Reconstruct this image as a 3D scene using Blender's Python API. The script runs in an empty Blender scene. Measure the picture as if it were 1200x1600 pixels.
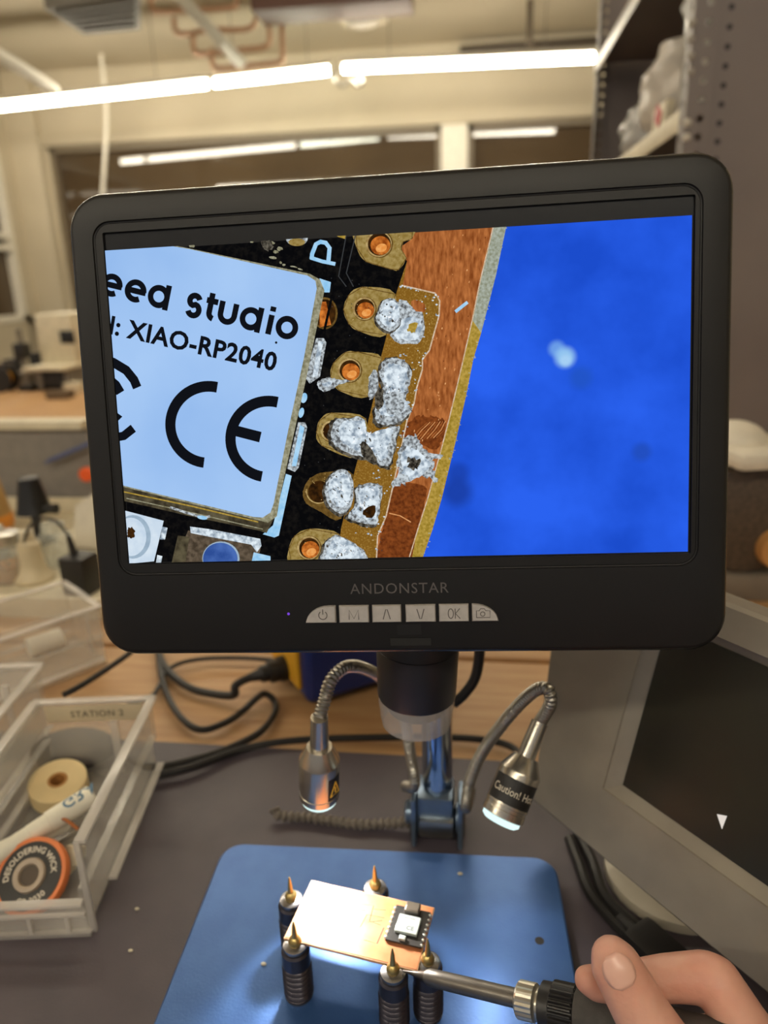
import bpy, bmesh, math, random
from mathutils import Vector, Matrix, Quaternion
from mathutils.geometry import tessellate_polygon
random.seed(7)
SC = bpy.context.scene
COL = SC.collection
PI = math.pi
V = Vector

# ------------------------------------------------------------------ camera
F_PX = 1120.0                      # focal length in pixels of the 1200 x 1600 frame
CX = V((0.9918442, 0.01266184, -0.12682567))     # world X seen in camera axes (right, down, forward)
CY = V((0.12433336, -0.31503385, 0.9409011))
CZ = V((-0.02804084, -0.94899597, -0.31403879))
CAM = V((0.04960688, -0.33507004, 0.33360391))
right = V((CX.x, CY.x, CZ.x)); down = V((CX.y, CY.y, CZ.y)); fwd = V((CX.z, CY.z, CZ.z))
cd = bpy.data.cameras.new('camera'); cam = bpy.data.objects.new('camera', cd); COL.objects.link(cam)
cd.sensor_fit = 'VERTICAL'; cd.sensor_height = 36.0; cd.lens = F_PX * 36.0 / 1600.0
cd.clip_start = 0.01; cd.clip_end = 60
m = Matrix((right, -down, -fwd)).transposed().to_4x4(); m.translation = CAM
cam.matrix_world = m
cd.dof.use_dof = True; cd.dof.focus_distance = 0.275; cd.dof.aperture_fstop = cd.lens / 3.3
SC.camera = cam
SC.view_settings.view_transform = 'Standard'; SC.view_settings.look = 'None'
SC.view_settings.gamma = 1.0; SC.view_settings.use_curve_mapping = False
SC.view_settings.exposure = 0.0
SC.cycles.max_bounces = 8; SC.cycles.transparent_max_bounces = 24
SC.cycles.sample_clamp_indirect = 6.0
SC.cycles.caustics_reflective = False; SC.cycles.caustics_refractive = False
# ------------------------------------------------------------------ world and light levels
w = bpy.data.worlds.new('room_air'); SC.world = w; w.use_nodes = True
w.node_tree.nodes['Background'].inputs[0].default_value = (1.0, 0.95, 0.90, 1)
w.node_tree.nodes['Background'].inputs[1].default_value = 0.30
TUBE_L = 50.0                      # radiance of the ceiling tubes
TUBE_COL = (1.0, 0.90, 0.71)
LED_L = 0.50                       # watts of a gooseneck lamp

def ray(x, y): return right * ((x - 600) / F_PX) + down * ((y - 800) / F_PX) + fwd
def atz(x, y, z): r = ray(x, y); return CAM + r * ((z - CAM.z) / r.z)
def aty(x, y, Y): r = ray(x, y); return CAM + r * ((Y - CAM.y) / r.y)
def atx(x, y, X): r = ray(x, y); return CAM + r * ((X - CAM.x) / r.x)
def atd(x, y, d): return CAM + ray(x, y) * d

# ------------------------------------------------------------------ materials
def lin(c):
    return tuple((v / 255 / 12.92) if v / 255 <= 0.04045 else ((v / 255 + 0.055) / 1.055) ** 2.4 for v in c[:3])
MATS = {}
def _nodes(name):
    mt = bpy.data.materials.new(name); mt.use_nodes = True; MATS[name] = mt
    return mt, mt.node_tree.nodes, mt.node_tree.links
def noise_col(nt, ln, c1, c2, scale, detail=4, stretch=None, lo=0.35, hi=0.65):
    tc = nt.new('ShaderNodeTexCoord'); no = nt.new('ShaderNodeTexNoise')
    no.inputs['Scale'].default_value = scale; no.inputs['Detail'].default_value = detail
    src = tc.outputs['Object']
    if stretch:
        mp = nt.new('ShaderNodeMapping'); mp.inputs['Scale'].default_value = stretch[:3]
        if len(stretch) > 3: mp.inputs['Rotation'].default_value = (0, 0, stretch[3])
        ln.new(src, mp.inputs[0]); src = mp.outputs[0]
    ln.new(src, no.inputs['Vector'])
    rp = nt.new('ShaderNodeValToRGB')
    rp.color_ramp.elements[0].position = lo; rp.color_ramp.elements[1].position = hi
    rp.color_ramp.elements[0].color = (*lin(c1), 1); rp.color_ramp.elements[1].color = (*lin(c2), 1)
    ln.new(no.outputs['Fac'], rp.inputs[0])
    return rp.outputs[0], no.outputs['Fac']
def mat(name, c, rough=0.5, metal=0.0, c2=None, scale=40, bump=0.0, spec=0.5, stretch=None, alpha=None, coat=0.0, bscale=None, lo=0.35, hi=0.65, sss=0.0, transm=0.0):
    if name in MATS: return MATS[name]
    mt, nt, ln = _nodes(name); b = nt['Principled BSDF']
    b.inputs['Roughness'].default_value = rough; b.inputs['Metallic'].default_value = metal
    b.inputs['Specular IOR Level'].default_value = spec; b.inputs['Coat Weight'].default_value = coat
    if sss:
        b.inputs['Subsurface Weight'].default_value = sss
        b.inputs['Subsurface Radius'].default_value = (1.0, 0.35, 0.2); b.inputs['Subsurface Scale'].default_value = 0.004
    if c2 is None: c2 = tuple(min(255, v * 1.06 + 1) for v in c)
    col, fac = noise_col(nt, ln, c, c2, scale, stretch=stretch, lo=lo, hi=hi)
    ln.new(col, b.inputs['Base Color'])
    if bump:
        if bscale:
            tc = nt.new('ShaderNodeTexCoord'); n2 = nt.new('ShaderNodeTexNoise'); n2.inputs['Scale'].default_value = bscale
            ln.new(tc.outputs['Object'], n2.inputs['Vector']); fac = n2.outputs['Fac']
        bp = nt.new('ShaderNodeBump'); bp.inputs['Strength'].default_value = bump; bp.inputs['Distance'].default_value = 0.0006
        ln.new(fac, bp.inputs['Height']); ln.new(bp.outputs[0], b.inputs['Normal'])
    if alpha is not None:
        tr = nt.new('ShaderNodeBsdfTransparent'); mx = nt.new('ShaderNodeMixShader')
        tr.inputs[0].default_value = (0.97, 0.97, 0.96, 1)
        mx.inputs[0].default_value = alpha
        ln.new(tr.outputs[0], mx.inputs[1]); ln.new(b.outputs[0], mx.inputs[2])
        ln.new(mx.outputs[0], nt['Material Output'].inputs[0])
    return mt
def emit(name, c, strength=1.0, c2=None, scale=300, stretch=None, lo=0.35, hi=0.65, detail=4):
    if name in MATS: return MATS[name]
    mt, nt, ln = _nodes(name); nt.remove(nt['Principled BSDF'])
    e = nt.new('ShaderNodeEmission'); e.inputs[1].default_value = strength
    if c2 is not None:
        col, _ = noise_col(nt, ln, c, c2, scale, detail, stretch, lo, hi); ln.new(col, e.inputs[0])
    else: e.inputs[0].default_value = (*lin(c), 1)
    ln.new(e.outputs[0], nt['Material Output'].inputs[0])
    return mt

# ------------------------------------------------------------------ mesh helpers
class MB:
    def __init__(s): s.bm = bmesh.new()
    def box(s, c, size, rot=None, mi=0, bev=0.0):
        M = Matrix.Translation(V(c)) @ (rot.to_4x4() if rot else Matrix.Identity(4)) @ Matrix.Diagonal((*size, 1))
        r = bmesh.ops.create_cube(s.bm, size=1.0, matrix=M)
        fs = list({f for v in r['verts'] for f in v.link_faces})
        for f in fs: f.material_index = mi
        if bev:
            es = list({e for v in r['verts'] for e in v.link_edges})
            rr = bmesh.ops.bevel(s.bm, geom=es, offset=bev, segments=2, affect='EDGES', profile=0.6)
            for f in rr['faces']: f.material_index = mi
        return s
    def ring(s, c, ax, ay, n, r, r2=None, ph=0.0):
        return [s.bm.verts.new(c + ax * (r * math.cos(ph + 2 * PI * i / n)) + ay * ((r2 or r) * math.sin(ph + 2 * PI * i / n))) for i in range(n)]
    def bridge(s, a, b, mi=0):
        n = len(a)
        for i in range(n):
            try: s.bm.faces.new((a[i], a[(i + 1) % n], b[(i + 1) % n], b[i])).material_index = mi
            except ValueError: pass
    def cap(s, a, mi=0, flip=False):
        try: s.bm.faces.new(list(reversed(a)) if flip else a).material_index = mi
        except ValueError: pass
    def lathe(s, base, axis, prof, n=24, mi=0, ref=None, caps=True):
        """prof: list of (distance along axis, radius[, material])"""
        axis = V(axis).normalized(); base = V(base)
        ref = V(ref) if ref else (V((1, 0, 0)) if abs(axis.x) < 0.9 else V((0, 1, 0)))
        ax = (ref - axis * ref.dot(axis)).normalized(); ay = axis.cross(ax)
        prev = None
        for k, p in enumerate(prof):
            r = s.ring(base + axis * p[0], ax, ay, n, max(p[1], 1e-5))
            m_ = p[2] if len(p) > 2 else mi
            if prev: s.bridge(prev, r, m_)
            elif caps: s.cap(r, m_, True)
            prev = r
        if caps: s.cap(prev, prof[-1][2] if len(prof[-1]) > 2 else mi)
        return s
    def cyl(s, p0, p1, r0, r1=None, n=20, mi=0):
        p0 = V(p0); p1 = V(p1); d = p1 - p0
        return s.lathe(p0, d, [(0, r0), (d.length, r0 if r1 is None else r1)], n, mi)
    def tube(s, pts, r, n=10, mi=0, sub=8, rfun=None, closed=False):
        P = smooth(pts, sub) if sub > 1 else [V(p) for p in pts]
        prev = None; up = None; first = None; L = 0
        for i, p in enumerate(P):
            t = (P[min(i + 1, len(P) - 1)] - P[max(i - 1, 0)]).normalized()
            if up is None:
                up = V((0, 0, 1)) if abs(t.z) < 0.9 else V((1, 0, 0))
            up = (up - t * up.dot(t)).normalized(); sd = t.cross(up)
            if i: L += (p - P[i - 1]).length
            rr = rfun(L) if rfun else r
            rg = s.ring(p, up, sd, n, rr)
            if prev: s.bridge(prev, rg, mi)
            else: s.cap(rg, mi, True)
            prev = rg
        s.cap(prev, mi)
        return s
    def prism(s, pts, off, mi=0):
        """closed 3-D polygon extruded by vector off"""
        a = [s.bm.verts.new(V(p)) for p in pts]; b = [s.bm.verts.new(V(p) + V(off)) for p in pts]
        s.bridge(a, b, mi); s.cap(a, mi, True); s.cap(b, mi)
        return s
    def loops(s, L, mi=0, cap0=True, cap1=True):
        prev = None
        for k, pts in enumerate(L):
            r = [s.bm.verts.new(V(p)) for p in pts]
            if prev: s.bridge(prev, r, mi)
            elif cap0: s.cap(r, mi, True)
            prev = r
        if cap1: s.cap(prev, mi)
        return s
    def sphere(s, c, r, sc=(1, 1, 1), rot=None, mi=0, u=16, v=10):
        M = Matrix.Translation(V(c)) @ (rot.to_4x4() if rot else Matrix.Identity(4)) @ Matrix.Diagonal((*sc, 1))
        r_ = bmesh.ops.create_uvsphere(s.bm, u_segments=u, v_segments=v, radius=r, matrix=M)
        for vv in r_['verts']:
            for f in vv.link_faces: f.material_index = mi
        return s
    def torus(s, c, axis, R, r, n=40, k=10, mi=0):
        axis = V(axis).normalized(); ref = V((1, 0, 0)) if abs(axis.x) < .9 else V((0, 1, 0))
        ax = (ref - axis * ref.dot(axis)).normalized(); ay = axis.cross(ax)
        first = prev = None
        for i in range(n):
            a = 2 * PI * i / n; o = ax * math.cos(a) + ay * math.sin(a)
            rg = s.ring(V(c) + o * R, o, axis, k, r)
            if prev: s.bridge(prev, rg, mi)
            else: first = rg
            prev = rg
        s.bridge(prev, first, mi)
        return s
    def add_mesh(s, me, M, mi=0):
        n0 = len(s.bm.faces); t = me.copy(); t.transform(M)
        s.bm.from_mesh(t); s.bm.faces.ensure_lookup_table()
        for f in s.bm.faces[n0:]: f.material_index = mi
        bpy.data.meshes.remove(t)
        return s

def smooth(pts, sub):
    P = [V(p) for p in pts]; out = []
    for i in range(len(P) - 1):
        p0 = P[max(i - 1, 0)]; p1 = P[i]; p2 = P[i + 1]; p3 = P[min(i + 2, len(P) - 1)]
        for k in range(sub):
            t = k / sub
            out.append(0.5 * ((2 * p1) + (p2 - p0) * t + (2 * p0 - 5 * p1 + 4 * p2 - p3) * t * t + (3 * p1 - p0 - 3 * p2 + p3) * t ** 3))
    out.append(P[-1]); return out
def rrect(x0, x1, y0, y1, r, k=8):
    out = []
    for cx, cy, a0 in ((x1 - r, y1 - r, 0), (x0 + r, y1 - r, PI / 2), (x0 + r, y0 + r, PI), (x1 - r, y0 + r, 1.5 * PI)):
        for i in range(k + 1):
            a = a0 + PI / 2 * i / k; out.append((cx + r * math.cos(a), cy + r * math.sin(a)))
    return out
def rootloc(o):
    while o.parent: o = o.parent
    return V(o.location)
def obj(name, mb, mats, parent=None, sharp=35, local=False, bevel=0.0, recalc=True):
    bm = mb.bm if isinstance(mb, MB) else mb
    if recalc: bmesh.ops.recalc_face_normals(bm, faces=bm.faces)
    me = bpy.data.meshes.new(name); bm.to_mesh(me); bm.free()
    if parent and not local: me.transform(Matrix.Translation(-rootloc(parent)))
    for mm in (mats if isinstance(mats, (list, tuple)) else [mats]): me.materials.append(mm)
    me.polygons.foreach_set('use_smooth', [True] * len(me.polygons))
    me.set_sharp_from_angle(angle=math.radians(sharp))
    o = bpy.data.objects.new(name, me); COL.objects.link(o)
    if parent: o.parent = parent
    if bevel:
        bv = o.modifiers.new('edge', 'BEVEL'); bv.width = bevel; bv.segments = 2; bv.limit_method = 'ANGLE'
    return o
def tag(o, label, cat, group=None, kind=None):
    o['label'] = label; o['category'] = cat
    if group: o['group'] = group
    if kind: o['kind'] = kind
    return o
def thing(name, label, cat, loc=(0, 0, 0), group=None, rz=0.0):
    o = bpy.data.objects.new(name, None); o.empty_display_size = 0.02; COL.objects.link(o)
    o.location = loc; o.rotation_euler = (0, 0, rz); return tag(o, label, cat, group)
def struct(name, mb, mats, **k):
    o = obj(name, mb, mats, **k)
    if o.parent is None: o['kind'] = 'structure'
    return o
def dup(o, parent=None):
    c = o.copy(); COL.objects.link(c); c.parent = parent
    for ch in o.children: dup(ch, c)
    return c
def rbox(c, size, rz=0, rx=0, ry=0): return Matrix.Rotation(rz, 3, 'Z') @ Matrix.Rotation(ry, 3, 'Y') @ Matrix.Rotation(rx, 3, 'X')
_txt = {}
def text_mesh(s, size, bold=0.0, align='CENTER', space=1.0):
    cu = bpy.data.curves.new('lettering', 'FONT'); cu.body = s; cu.size = size; cu.offset = bold
    cu.align_x = align; cu.space_character = space; cu.resolution_u = 3
    o = bpy.data.objects.new('lettering', cu); COL.objects.link(o)
    dg = bpy.context.evaluated_depsgraph_get(); dg.update()
    me = bpy.data.meshes.new_from_object(o.evaluated_get(dg))
    bpy.data.objects.remove(o); bpy.data.curves.remove(cu)
    return me
def frame(o, ex, ey):
    ex = V(ex).normalized(); ez = ex.cross(V(ey)).normalized(); ey = ez.cross(ex)
    M = Matrix((ex, ey, ez)).transposed().to_4x4(); M.translation = V(o); return M
def stroke(mb, P, wd, T, z, mi, capr=0):
    """flat ribbon along 2-D polyline P (list of (x,y)), mapped by T(x,y,z)"""
    n = len(P); L = []; R = []
    for i in range(n):
        a = P[max(i - 1, 0)]; b = P[min(i + 1, n - 1)]
        dx, dy = b[0] - a[0], b[1] - a[1]; l = math.hypot(dx, dy) or 1
        nx, ny = -dy / l * wd / 2, dx / l * wd / 2
        L.append(mb.bm.verts.new(T(P[i][0] + nx, P[i][1] + ny, z))); R.append(mb.bm.verts.new(T(P[i][0] - nx, P[i][1] - ny, z)))
    for i in range(n - 1):
        mb.bm.faces.new((L[i], R[i], R[i + 1], L[i + 1])).material_index = mi
def arc(cx, cy, r, a0, a1, n=28, ry=None):
    return [(cx + r * math.cos(math.radians(a0 + (a1 - a0) * i / n)), cy + (ry or r) * math.sin(math.radians(a0 + (a1 - a0) * i / n))) for i in range(n + 1)]


# ================================================================== SETTING
FLOOR = -0.75; WALLY = 6.45; CEIL = 2.12; LX = -4.15
M_wall = mat('wall_paint', (198, 187, 164), 0.75, c2=(206, 195, 172), scale=2)
M_ceil = mat('ceiling_paint', (190, 179, 157), 0.85, c2=(198, 187, 165), scale=1.5)
M_white = mat('white_trim', (232, 227, 214), 0.5)
M_glassdark = mat('night_glass_painted_reflection', (74, 61, 46), 0.03, c2=(88, 73, 54), scale=0.8, spec=0.5)  # reflection of the lit room is painted into the brown base colour
M_floor = mat('floor_vinyl', (120, 112, 100), 0.6, c2=(135, 127, 112), scale=3)
M_wood = mat('bench_wood', (188, 150, 106), 0.55, c2=(172, 131, 88), scale=9, stretch=(1.5, 14, 4), bump=0.1)
M_steel = mat('rack_steel', (112, 103, 101), 0.5, c2=(120, 111, 108), scale=6)
M_black = mat('black_rubber', (24, 22, 22), 0.5)
M_blackgloss = mat('black_plastic', (20, 19, 20), 0.35)
M_grey = mat('grey_plastic', (118, 112, 102), 0.45)
M_copperpipe = mat('copper_pipe', (186, 148, 120), 0.5, metal=0.3)
M_alu = mat('brushed_aluminium', (190, 188, 182), 0.28, metal=0.95, c2=(205, 203, 198), scale=60)

struct('floor', MB().box((-1.6, 2.2, FLOOR - 0.05), (7.4, 9.2, 0.1)), M_floor)
struct('ceiling', MB().box((-1.6, 2.2, CEIL + 0.05), (7.4, 9.2, 0.1)), M_ceil)
WT = aty(500, 208, WALLY).z; WB = 0.02                # window head and sill heights
XL = aty(78, 240, WALLY).x; XM0 = aty(690, 230, WALLY).x; XM1 = aty(731, 230, WALLY).x; XR = 1.75
mb = MB()
mb.box(((LX + 2.05) / 2, WALLY + 0.1, (WT + CEIL) / 2), (2.05 - LX, 0.2, CEIL - WT))
mb.box(((LX + 2.05) / 2, WALLY + 0.1, (WB + FLOOR) / 2), (2.05 - LX, 0.2, WB - FLOOR))
mb.box(((LX + XL) / 2, WALLY + 0.1, (WB + WT) / 2), (XL - LX, 0.2, WT - WB))
mb.box(((XR + 2.05) / 2, WALLY + 0.1, (WB + WT) / 2), (2.05 - XR, 0.2, WT - WB))
struct('wall_back', mb, M_wall)
for k, (x0, x1) in enumerate(((XL, XM0), (XM1, XR))):
    mb = MB(); t = 0.045
    for c, s in ((((x0 + x1) / 2, WALLY + 0.03, WT - t / 2), (x1 - x0, 0.09, t)), (((x0 + x1) / 2, WALLY + 0.03, WB + t / 2), (x1 - x0, 0.09, t)),
                 ((x0 + t / 2, WALLY + 0.03, (WB + WT) / 2), (t, 0.09, WT - WB)), ((x1 - t / 2, WALLY + 0.03, (WB + WT) / 2), (t, 0.09, WT - WB))):
        mb.box(c, s)
    fr = struct('window_%d' % (k + 1), mb, mat('window_frame', (120, 108, 90), 0.5))
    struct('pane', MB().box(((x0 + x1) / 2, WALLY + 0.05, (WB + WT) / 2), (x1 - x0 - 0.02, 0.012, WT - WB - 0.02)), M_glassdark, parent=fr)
struct('trim_1', MB().box(((XM0 + XM1) / 2, WALLY + 0.02, (WB + WT) / 2), (XM1 - XM0, 0.2, WT - WB), bev=0.01), M_white)
struct('trim_2', MB().box(((XL + XR) / 2, WALLY - 0.03, WT + 0.05), (XR - XL + 0.1, 0.06, 0.09), bev=0.01), M_wall)
struct('trim_3', MB().box(((XL + XR) / 2, WALLY - 0.08, WB - 0.02), (XR - XL + 0.2, 0.2, 0.04), bev=0.008), M_white)
# left wall with a window and its blind rails
mb = MB()
mb.box((LX - 0.1, WALLY - 0.14, (FLOOR + CEIL) / 2), (0.2, 0.28, CEIL - FLOOR))
mb.box((LX - 0.1, 2.2, (WT + CEIL) / 2), (0.2, 8, CEIL - WT)); mb.box((LX - 0.1, 2.2, (FLOOR + WB) / 2), (0.2, 8, WB - FLOOR))
struct('wall_left', mb, M_wall)
mb = MB()
for z in (WB + 0.03, WT - 0.03): mb.box((LX - 0.03, 4.2, z), (0.09, 3.9, 0.06))
for y in (2.28, 6.12): mb.box((LX - 0.03, y, (WB + WT) / 2), (0.09, 0.06, WT - WB))
for z in (0.66, 0.76): mb.box((LX - 0.01, 4.2, z), (0.06, 3.9, 0.05))
fr = struct('window_3', mb, M_white)
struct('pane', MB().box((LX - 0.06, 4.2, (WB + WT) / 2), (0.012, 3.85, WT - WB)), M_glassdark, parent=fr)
struct('wall_right', MB().box((2.05, 2.2, (FLOOR + CEIL) / 2), (0.2, 9.2, CEIL - FLOOR)), M_wall)
# pilaster beside the window
struct('trim_4', MB().box((XL - 0.2, WALLY - 0.05, (FLOOR + CEIL) / 2), (0.3, 0.1, CEIL - FLOOR), bev=0.015), M_wall)

# ------------------------------------------------------------------ ceiling lamps
M_tube = emit('tube_light', (255, 255, 255), TUBE_L)
M_tube.node_tree.nodes['Emission'].inputs[0].default_value = (*TUBE_COL, 1)
M_tube2 = emit('tube_light_cool', (255, 255, 255), TUBE_L)
M_tube2.node_tree.nodes['Emission'].inputs[0].default_value = (0.97, 0.95, 0.74, 1)
def tube_lamp(a, b, label, group, em):
    a = V(a); b = V(b); t = thing('tube_lamp', label, 'lamp', (a + b) / 2, group)
    d = (b - a).normalized()
    obj('diffuser', MB().cyl(a + d * 0.02, b - d * 0.02, 0.024, n=14), em, t)
    obj('end_cap', MB().cyl(a, a + d * 0.025, 0.025, n=14), M_white, t); obj('end_cap', MB().cyl(b - d * 0.025, b, 0.025, n=14), M_white, t)
    mid = (a + b) / 2 + V((0, 0, 0.042)); rz = math.atan2(d.y, d.x)
    obj('housing', MB().box(mid, ((b - a).length, 0.05, 0.03), Matrix.Rotation(rz, 3, 'Z') @ Matrix.Rotation(-math.asin(d.z), 3, 'Y'), bev=0.004), M_white, t)
    for k in (0.2, 0.8):
        p = a.lerp(b, k); obj('hanger', MB().cyl(p + V((0, 0, 0.05)), V((p.x, p.y, CEIL)), 0.003, n=6), M_grey, t)
LY = 5.2
pA0 = V((-3.82, LY, aty(0, 170, LY).z)); pA1 = aty(330, 131, LY); pB1 = aty(520, 110, LY); pC0 = aty(531, 108, LY); pC1 = aty(934, 90, LY)
tube_lamp(pA0, pA1, 'warm ceiling light tube running out of the left edge of the picture', 'far ceiling tubes', M_tube)
tube_lamp(pA1, pB1, 'whitest ceiling light tube, in the middle of the far row', 'far ceiling tubes', M_tube2)
tube_lamp(pC0, pC1, 'ceiling light tube that ends beside the dark steel rack', 'far ceiling tubes', M_tube)
for yy, nm in ((1.8, 'over the bench'), (-1.6, 'behind the bench')):
    for k, nn in ((-1, 'left'), (0, 'middle'), (1, 'right')):
        x = -1.35 + 1.75 * k
        tube_lamp((x - 0.84, yy, 1.66), (x + 0.84, yy, 1.66), 'ceiling light tube %s, %s one of its row' % (nm, nn), 'ceiling tubes ' + nm, M_tube)

# ------------------------------------------------------------------ things on the ceiling
c = aty(150, 22, 4.4)
t = thing('air_conditioner', 'dark grey box-shaped air conditioning cassette hung under the ceiling', 'air conditioner', (c.x, c.y, c.z))
p = [atz(70, -5, c.z + 0.05), atz(215, -12, c.z + 0.05), atz(219, 46, c.z - 0.03), atz(132, 54, c.z - 0.03)]
cz = c.z - 0.03
q = [atz(132, 54, cz), atz(219, 46, cz), atz(219, -10, cz), atz(70, 14, cz)]
mb = MB().prism([(v.x, v.y, cz) for v in q], (0, 0, CEIL - cz)); obj('casing', mb, mat('duct_grey', (104, 100, 92), 0.6), t)
ctr = sum((V(v) for v in q), V()) / 4
for k in range(5):
    mb = MB(); a = q[3].lerp(q[0], (k + 0.5) / 5); b = q[2].lerp(q[1], (k + 0.5) / 5); a = a.lerp(ctr, .12); b = b.lerp(ctr, .12)
    mb.prism([V((a.x, a.y - .012, cz - 0.012)), V((b.x, b.y - .012, cz - 0.012)), V((b.x, b.y + .012, cz - 0.012)), V((a.x, a.y + .012, cz - 0.012))], (0, 0, 0.0119))
    obj('slat', mb, mat('duct_grey2', (92, 88, 81), 0.6), t)
tag(obj('conduit_pipe', MB().tube([aty(-40, 62, 3.9), aty(40, 110, 4.4), aty(86, 140, 4.9)], 0.035, sub=4), M_white), 'pale round conduit pipe under the ceiling, left of the lamps', 'pipe')
_q = aty(167, 150, 6.1)
tag(obj('pull_cord', MB().tube([V((_q.x, 6.1, CEIL)), aty(166, 172, 6.1), aty(165, 230, 6.1), aty(160, 310, 6.1), aty(158, 340, 6.1)], 0.016, sub=3), M_white), 'thick pale cord hanging in front of the left window', 'cord')
t = thing('light_track', 'bare metal light track hanging diagonally among copper pipes', 'track', aty(340, 60, 4.5))
a = aty(275, -12, 4.0); b = aty(376, 97, 4.9)
obj('rail', MB().tube([a, b], 0.045, n=4, sub=1), mat('track_metal', (196, 190, 176), .4, metal=.3), t)
obj('diffuser', MB().tube([a.lerp(b, 0.62) + V((0, 0, -.028)), a.lerp(b, 0.98) + V((0, 0, -.028))], 0.02, n=8, sub=1), M_white, t)
for nm, pts, yy in (('highest of the copper pipes, looping beside the air conditioner', [(236, -5), (238, 14), (250, 18), (300, 16), (360, 12), (370, 4)], 4.84),
                ('copper pipe stepping down left of the light track', [(272, 28), (274, 48), (290, 53), (330, 47), (395, 42), (397, -5)], 4.93),
                ('copper pipe with a long level run crossing behind the light track', [(302, 50), (303, 78), (314, 84), (380, 78), (412, 74), (421, 64), (420, 34)], 5.02),
                ('lowest of the copper pipes, just above the white lamp tube', [(330, 76), (333, 102), (345, 107), (400, 101), (436, 97), (441, 90), (441, 60)], 5.1)):
    PP = [aty(x, y, yy) for x, y in pts]; PP.append(V((PP[-1].x, yy, CEIL)))
    tag(obj('copper_pipe', MB().tube(PP, 0.018, n=8, sub=4), M_copperpipe), nm, 'pipe', 'copper pipes under the ceiling')
a = aty(392, 20, 4.6); b = aty(640, 0, 4.6)
mb = MB().box(((a.x + b.x) / 2, 4.75, a.z + 0.09), (b.x - a.x, 0.3, 0.16), bev=0.01)
tag(obj('ceiling_beam', mb, mat('beam_brown', (88, 58, 46), 0.6)), 'dark reddish brown beam along the top of the picture', 'beam')
c = aty(566, 28, 5.0)
t = thing('ceiling_speaker', 'round pale ceiling fitting hanging below the brown beam', 'ceiling fitting', c)
obj('rim', MB().lathe(c + V((0, 0, 0.05)), (0, 0, -1), [(0, 0.16), (0.05, 0.165), (0.07, 0.15), (0.06, 0.12)], 28), M_ceil, t)
obj('dome', MB().sphere(c, 0.12, (1, 1, 0.45)), mat('dome_grey', (170, 162, 148), 0.6), t)
tag(obj('ceiling_rod', MB().cyl(aty(827, 74, 5.6), aty(829, -20, 5.6), 0.022, n=10), mat('rod_dark', (70, 60, 48), 0.5)), 'thin dark vertical rod hanging above the right lamp tube', 'rod')
tag(obj('cable_duct', MB().box(((aty(750, 76, 6.2).x + aty(930, 66, 6.2).x) / 2, 6.41, aty(840, 70, 6.4).z), (1.2, 0.085, 0.05), bev=0.006), mat('rod_dark', (70, 60, 48), 0.5)), 'dark narrow duct along the back wall next to the rack', 'duct')
tag(obj('lamp_hook', MB().tube([aty(528, 112, LY + .06), aty(524, 126, LY + .06), aty(536, 134, LY + .06), aty(548, 124, LY + .06), aty(558, 134, LY + .06), aty(566, 128, LY + .06), aty(560, 118, LY + .06)], 0.011), M_alu), 'small coil of metal wire under the joint of two lamp tubes', 'wire')

# ------------------------------------------------------------------ far bench and its equipment
def bench(name, label, x0, x1, y0, y1, z=0.0, th=0.03):
    t = thing(name, label, 'bench', ((x0 + x1) / 2, (y0 + y1) / 2, FLOOR))
    obj('bench_top', MB().box(((x0 + x1) / 2, (y0 + y1) / 2, z - th / 2), (x1 - x0, y1 - y0, th), bev=0.003), M_wood, t)
    for x in (x0 + 0.05, x1 - 0.05):
        for y in (y0 + 0.05, y1 - 0.05):
            obj('leg', MB().box((x, y, (FLOOR + z - th) / 2), (0.05, 0.05, z - th - FLOOR), bev=0.003), M_grey, t)
    return t
bench('workbench', 'wooden workbench under the microscope and dark mat', -1.0, 0.95, -0.5, 0.243)
bench('workbench', 'second wooden bench, behind the dividing gap, carrying the blue station and white tray', -1.0, 0.95, 0.25, 0.835)
bench('workbench', 'far wooden bench below the windows, with the white instrument', -2.6, -0.2, 1.35, 2.15)
def on(px, py, z): return atz(px, py, z)
M_cream = mat('cream_plastic', (205, 196, 172), 0.5)
c = aty(97, 597, 1.95); wd = 0.125
t = thing('bench_instrument', 'cream coloured instrument box with a small dark screen on the far bench', 'instrument', (c.x, 1.95, 0))
zt = aty(97, 500, 1.95).z
obj('casing', MB().box((c.x, 2.05, (zt + 0.045) / 2 + 0.02), (wd, 0.2, zt - 0.045), bev=0.008), M_cream, t)
sc_ = aty(104, 527, 1.945)
obj('screen', MB().box((sc_.x, 1.949, sc_.z), (0.05, 0.006, 0.042), bev=0.002), M_blackgloss, t)
obj('front_shelf', MB().box((c.x, 1.98, 0.075), (wd + 0.02, 0.26, 0.012), bev=0.003), M_cream, t)
obj('drawer', MB().box((c.x, 2.0, 0.035), (0.075, 0.2, 0.06), bev=0.003), M_black, t)
for dx in (-0.05, 0.05): obj('foot', MB().box((c.x + dx, 2.0, 0.0345), (0.02, 0.2, 0.069), bev=0.003), M_grey, t)
k = aty(34, 545, 1.9)
t = thing('clamp_stand', 'dark clamp stand beside the cream instrument', 'stand', (k.x, 1.9, 0))
obj('base', MB().box((k.x, 1.9, 0.01), (0.05, 0.05, 0.02), bev=0.003), M_black, t)
obj('post', MB().cyl((k.x, 1.9, 0.02), (k.x, 1.9, 0.2), 0.009), M_grey, t)
obj('clamp', MB().box((k.x, 1.9, 0.13), (0.035, 0.05, 0.05), bev=0.006), M_black, t)
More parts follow.
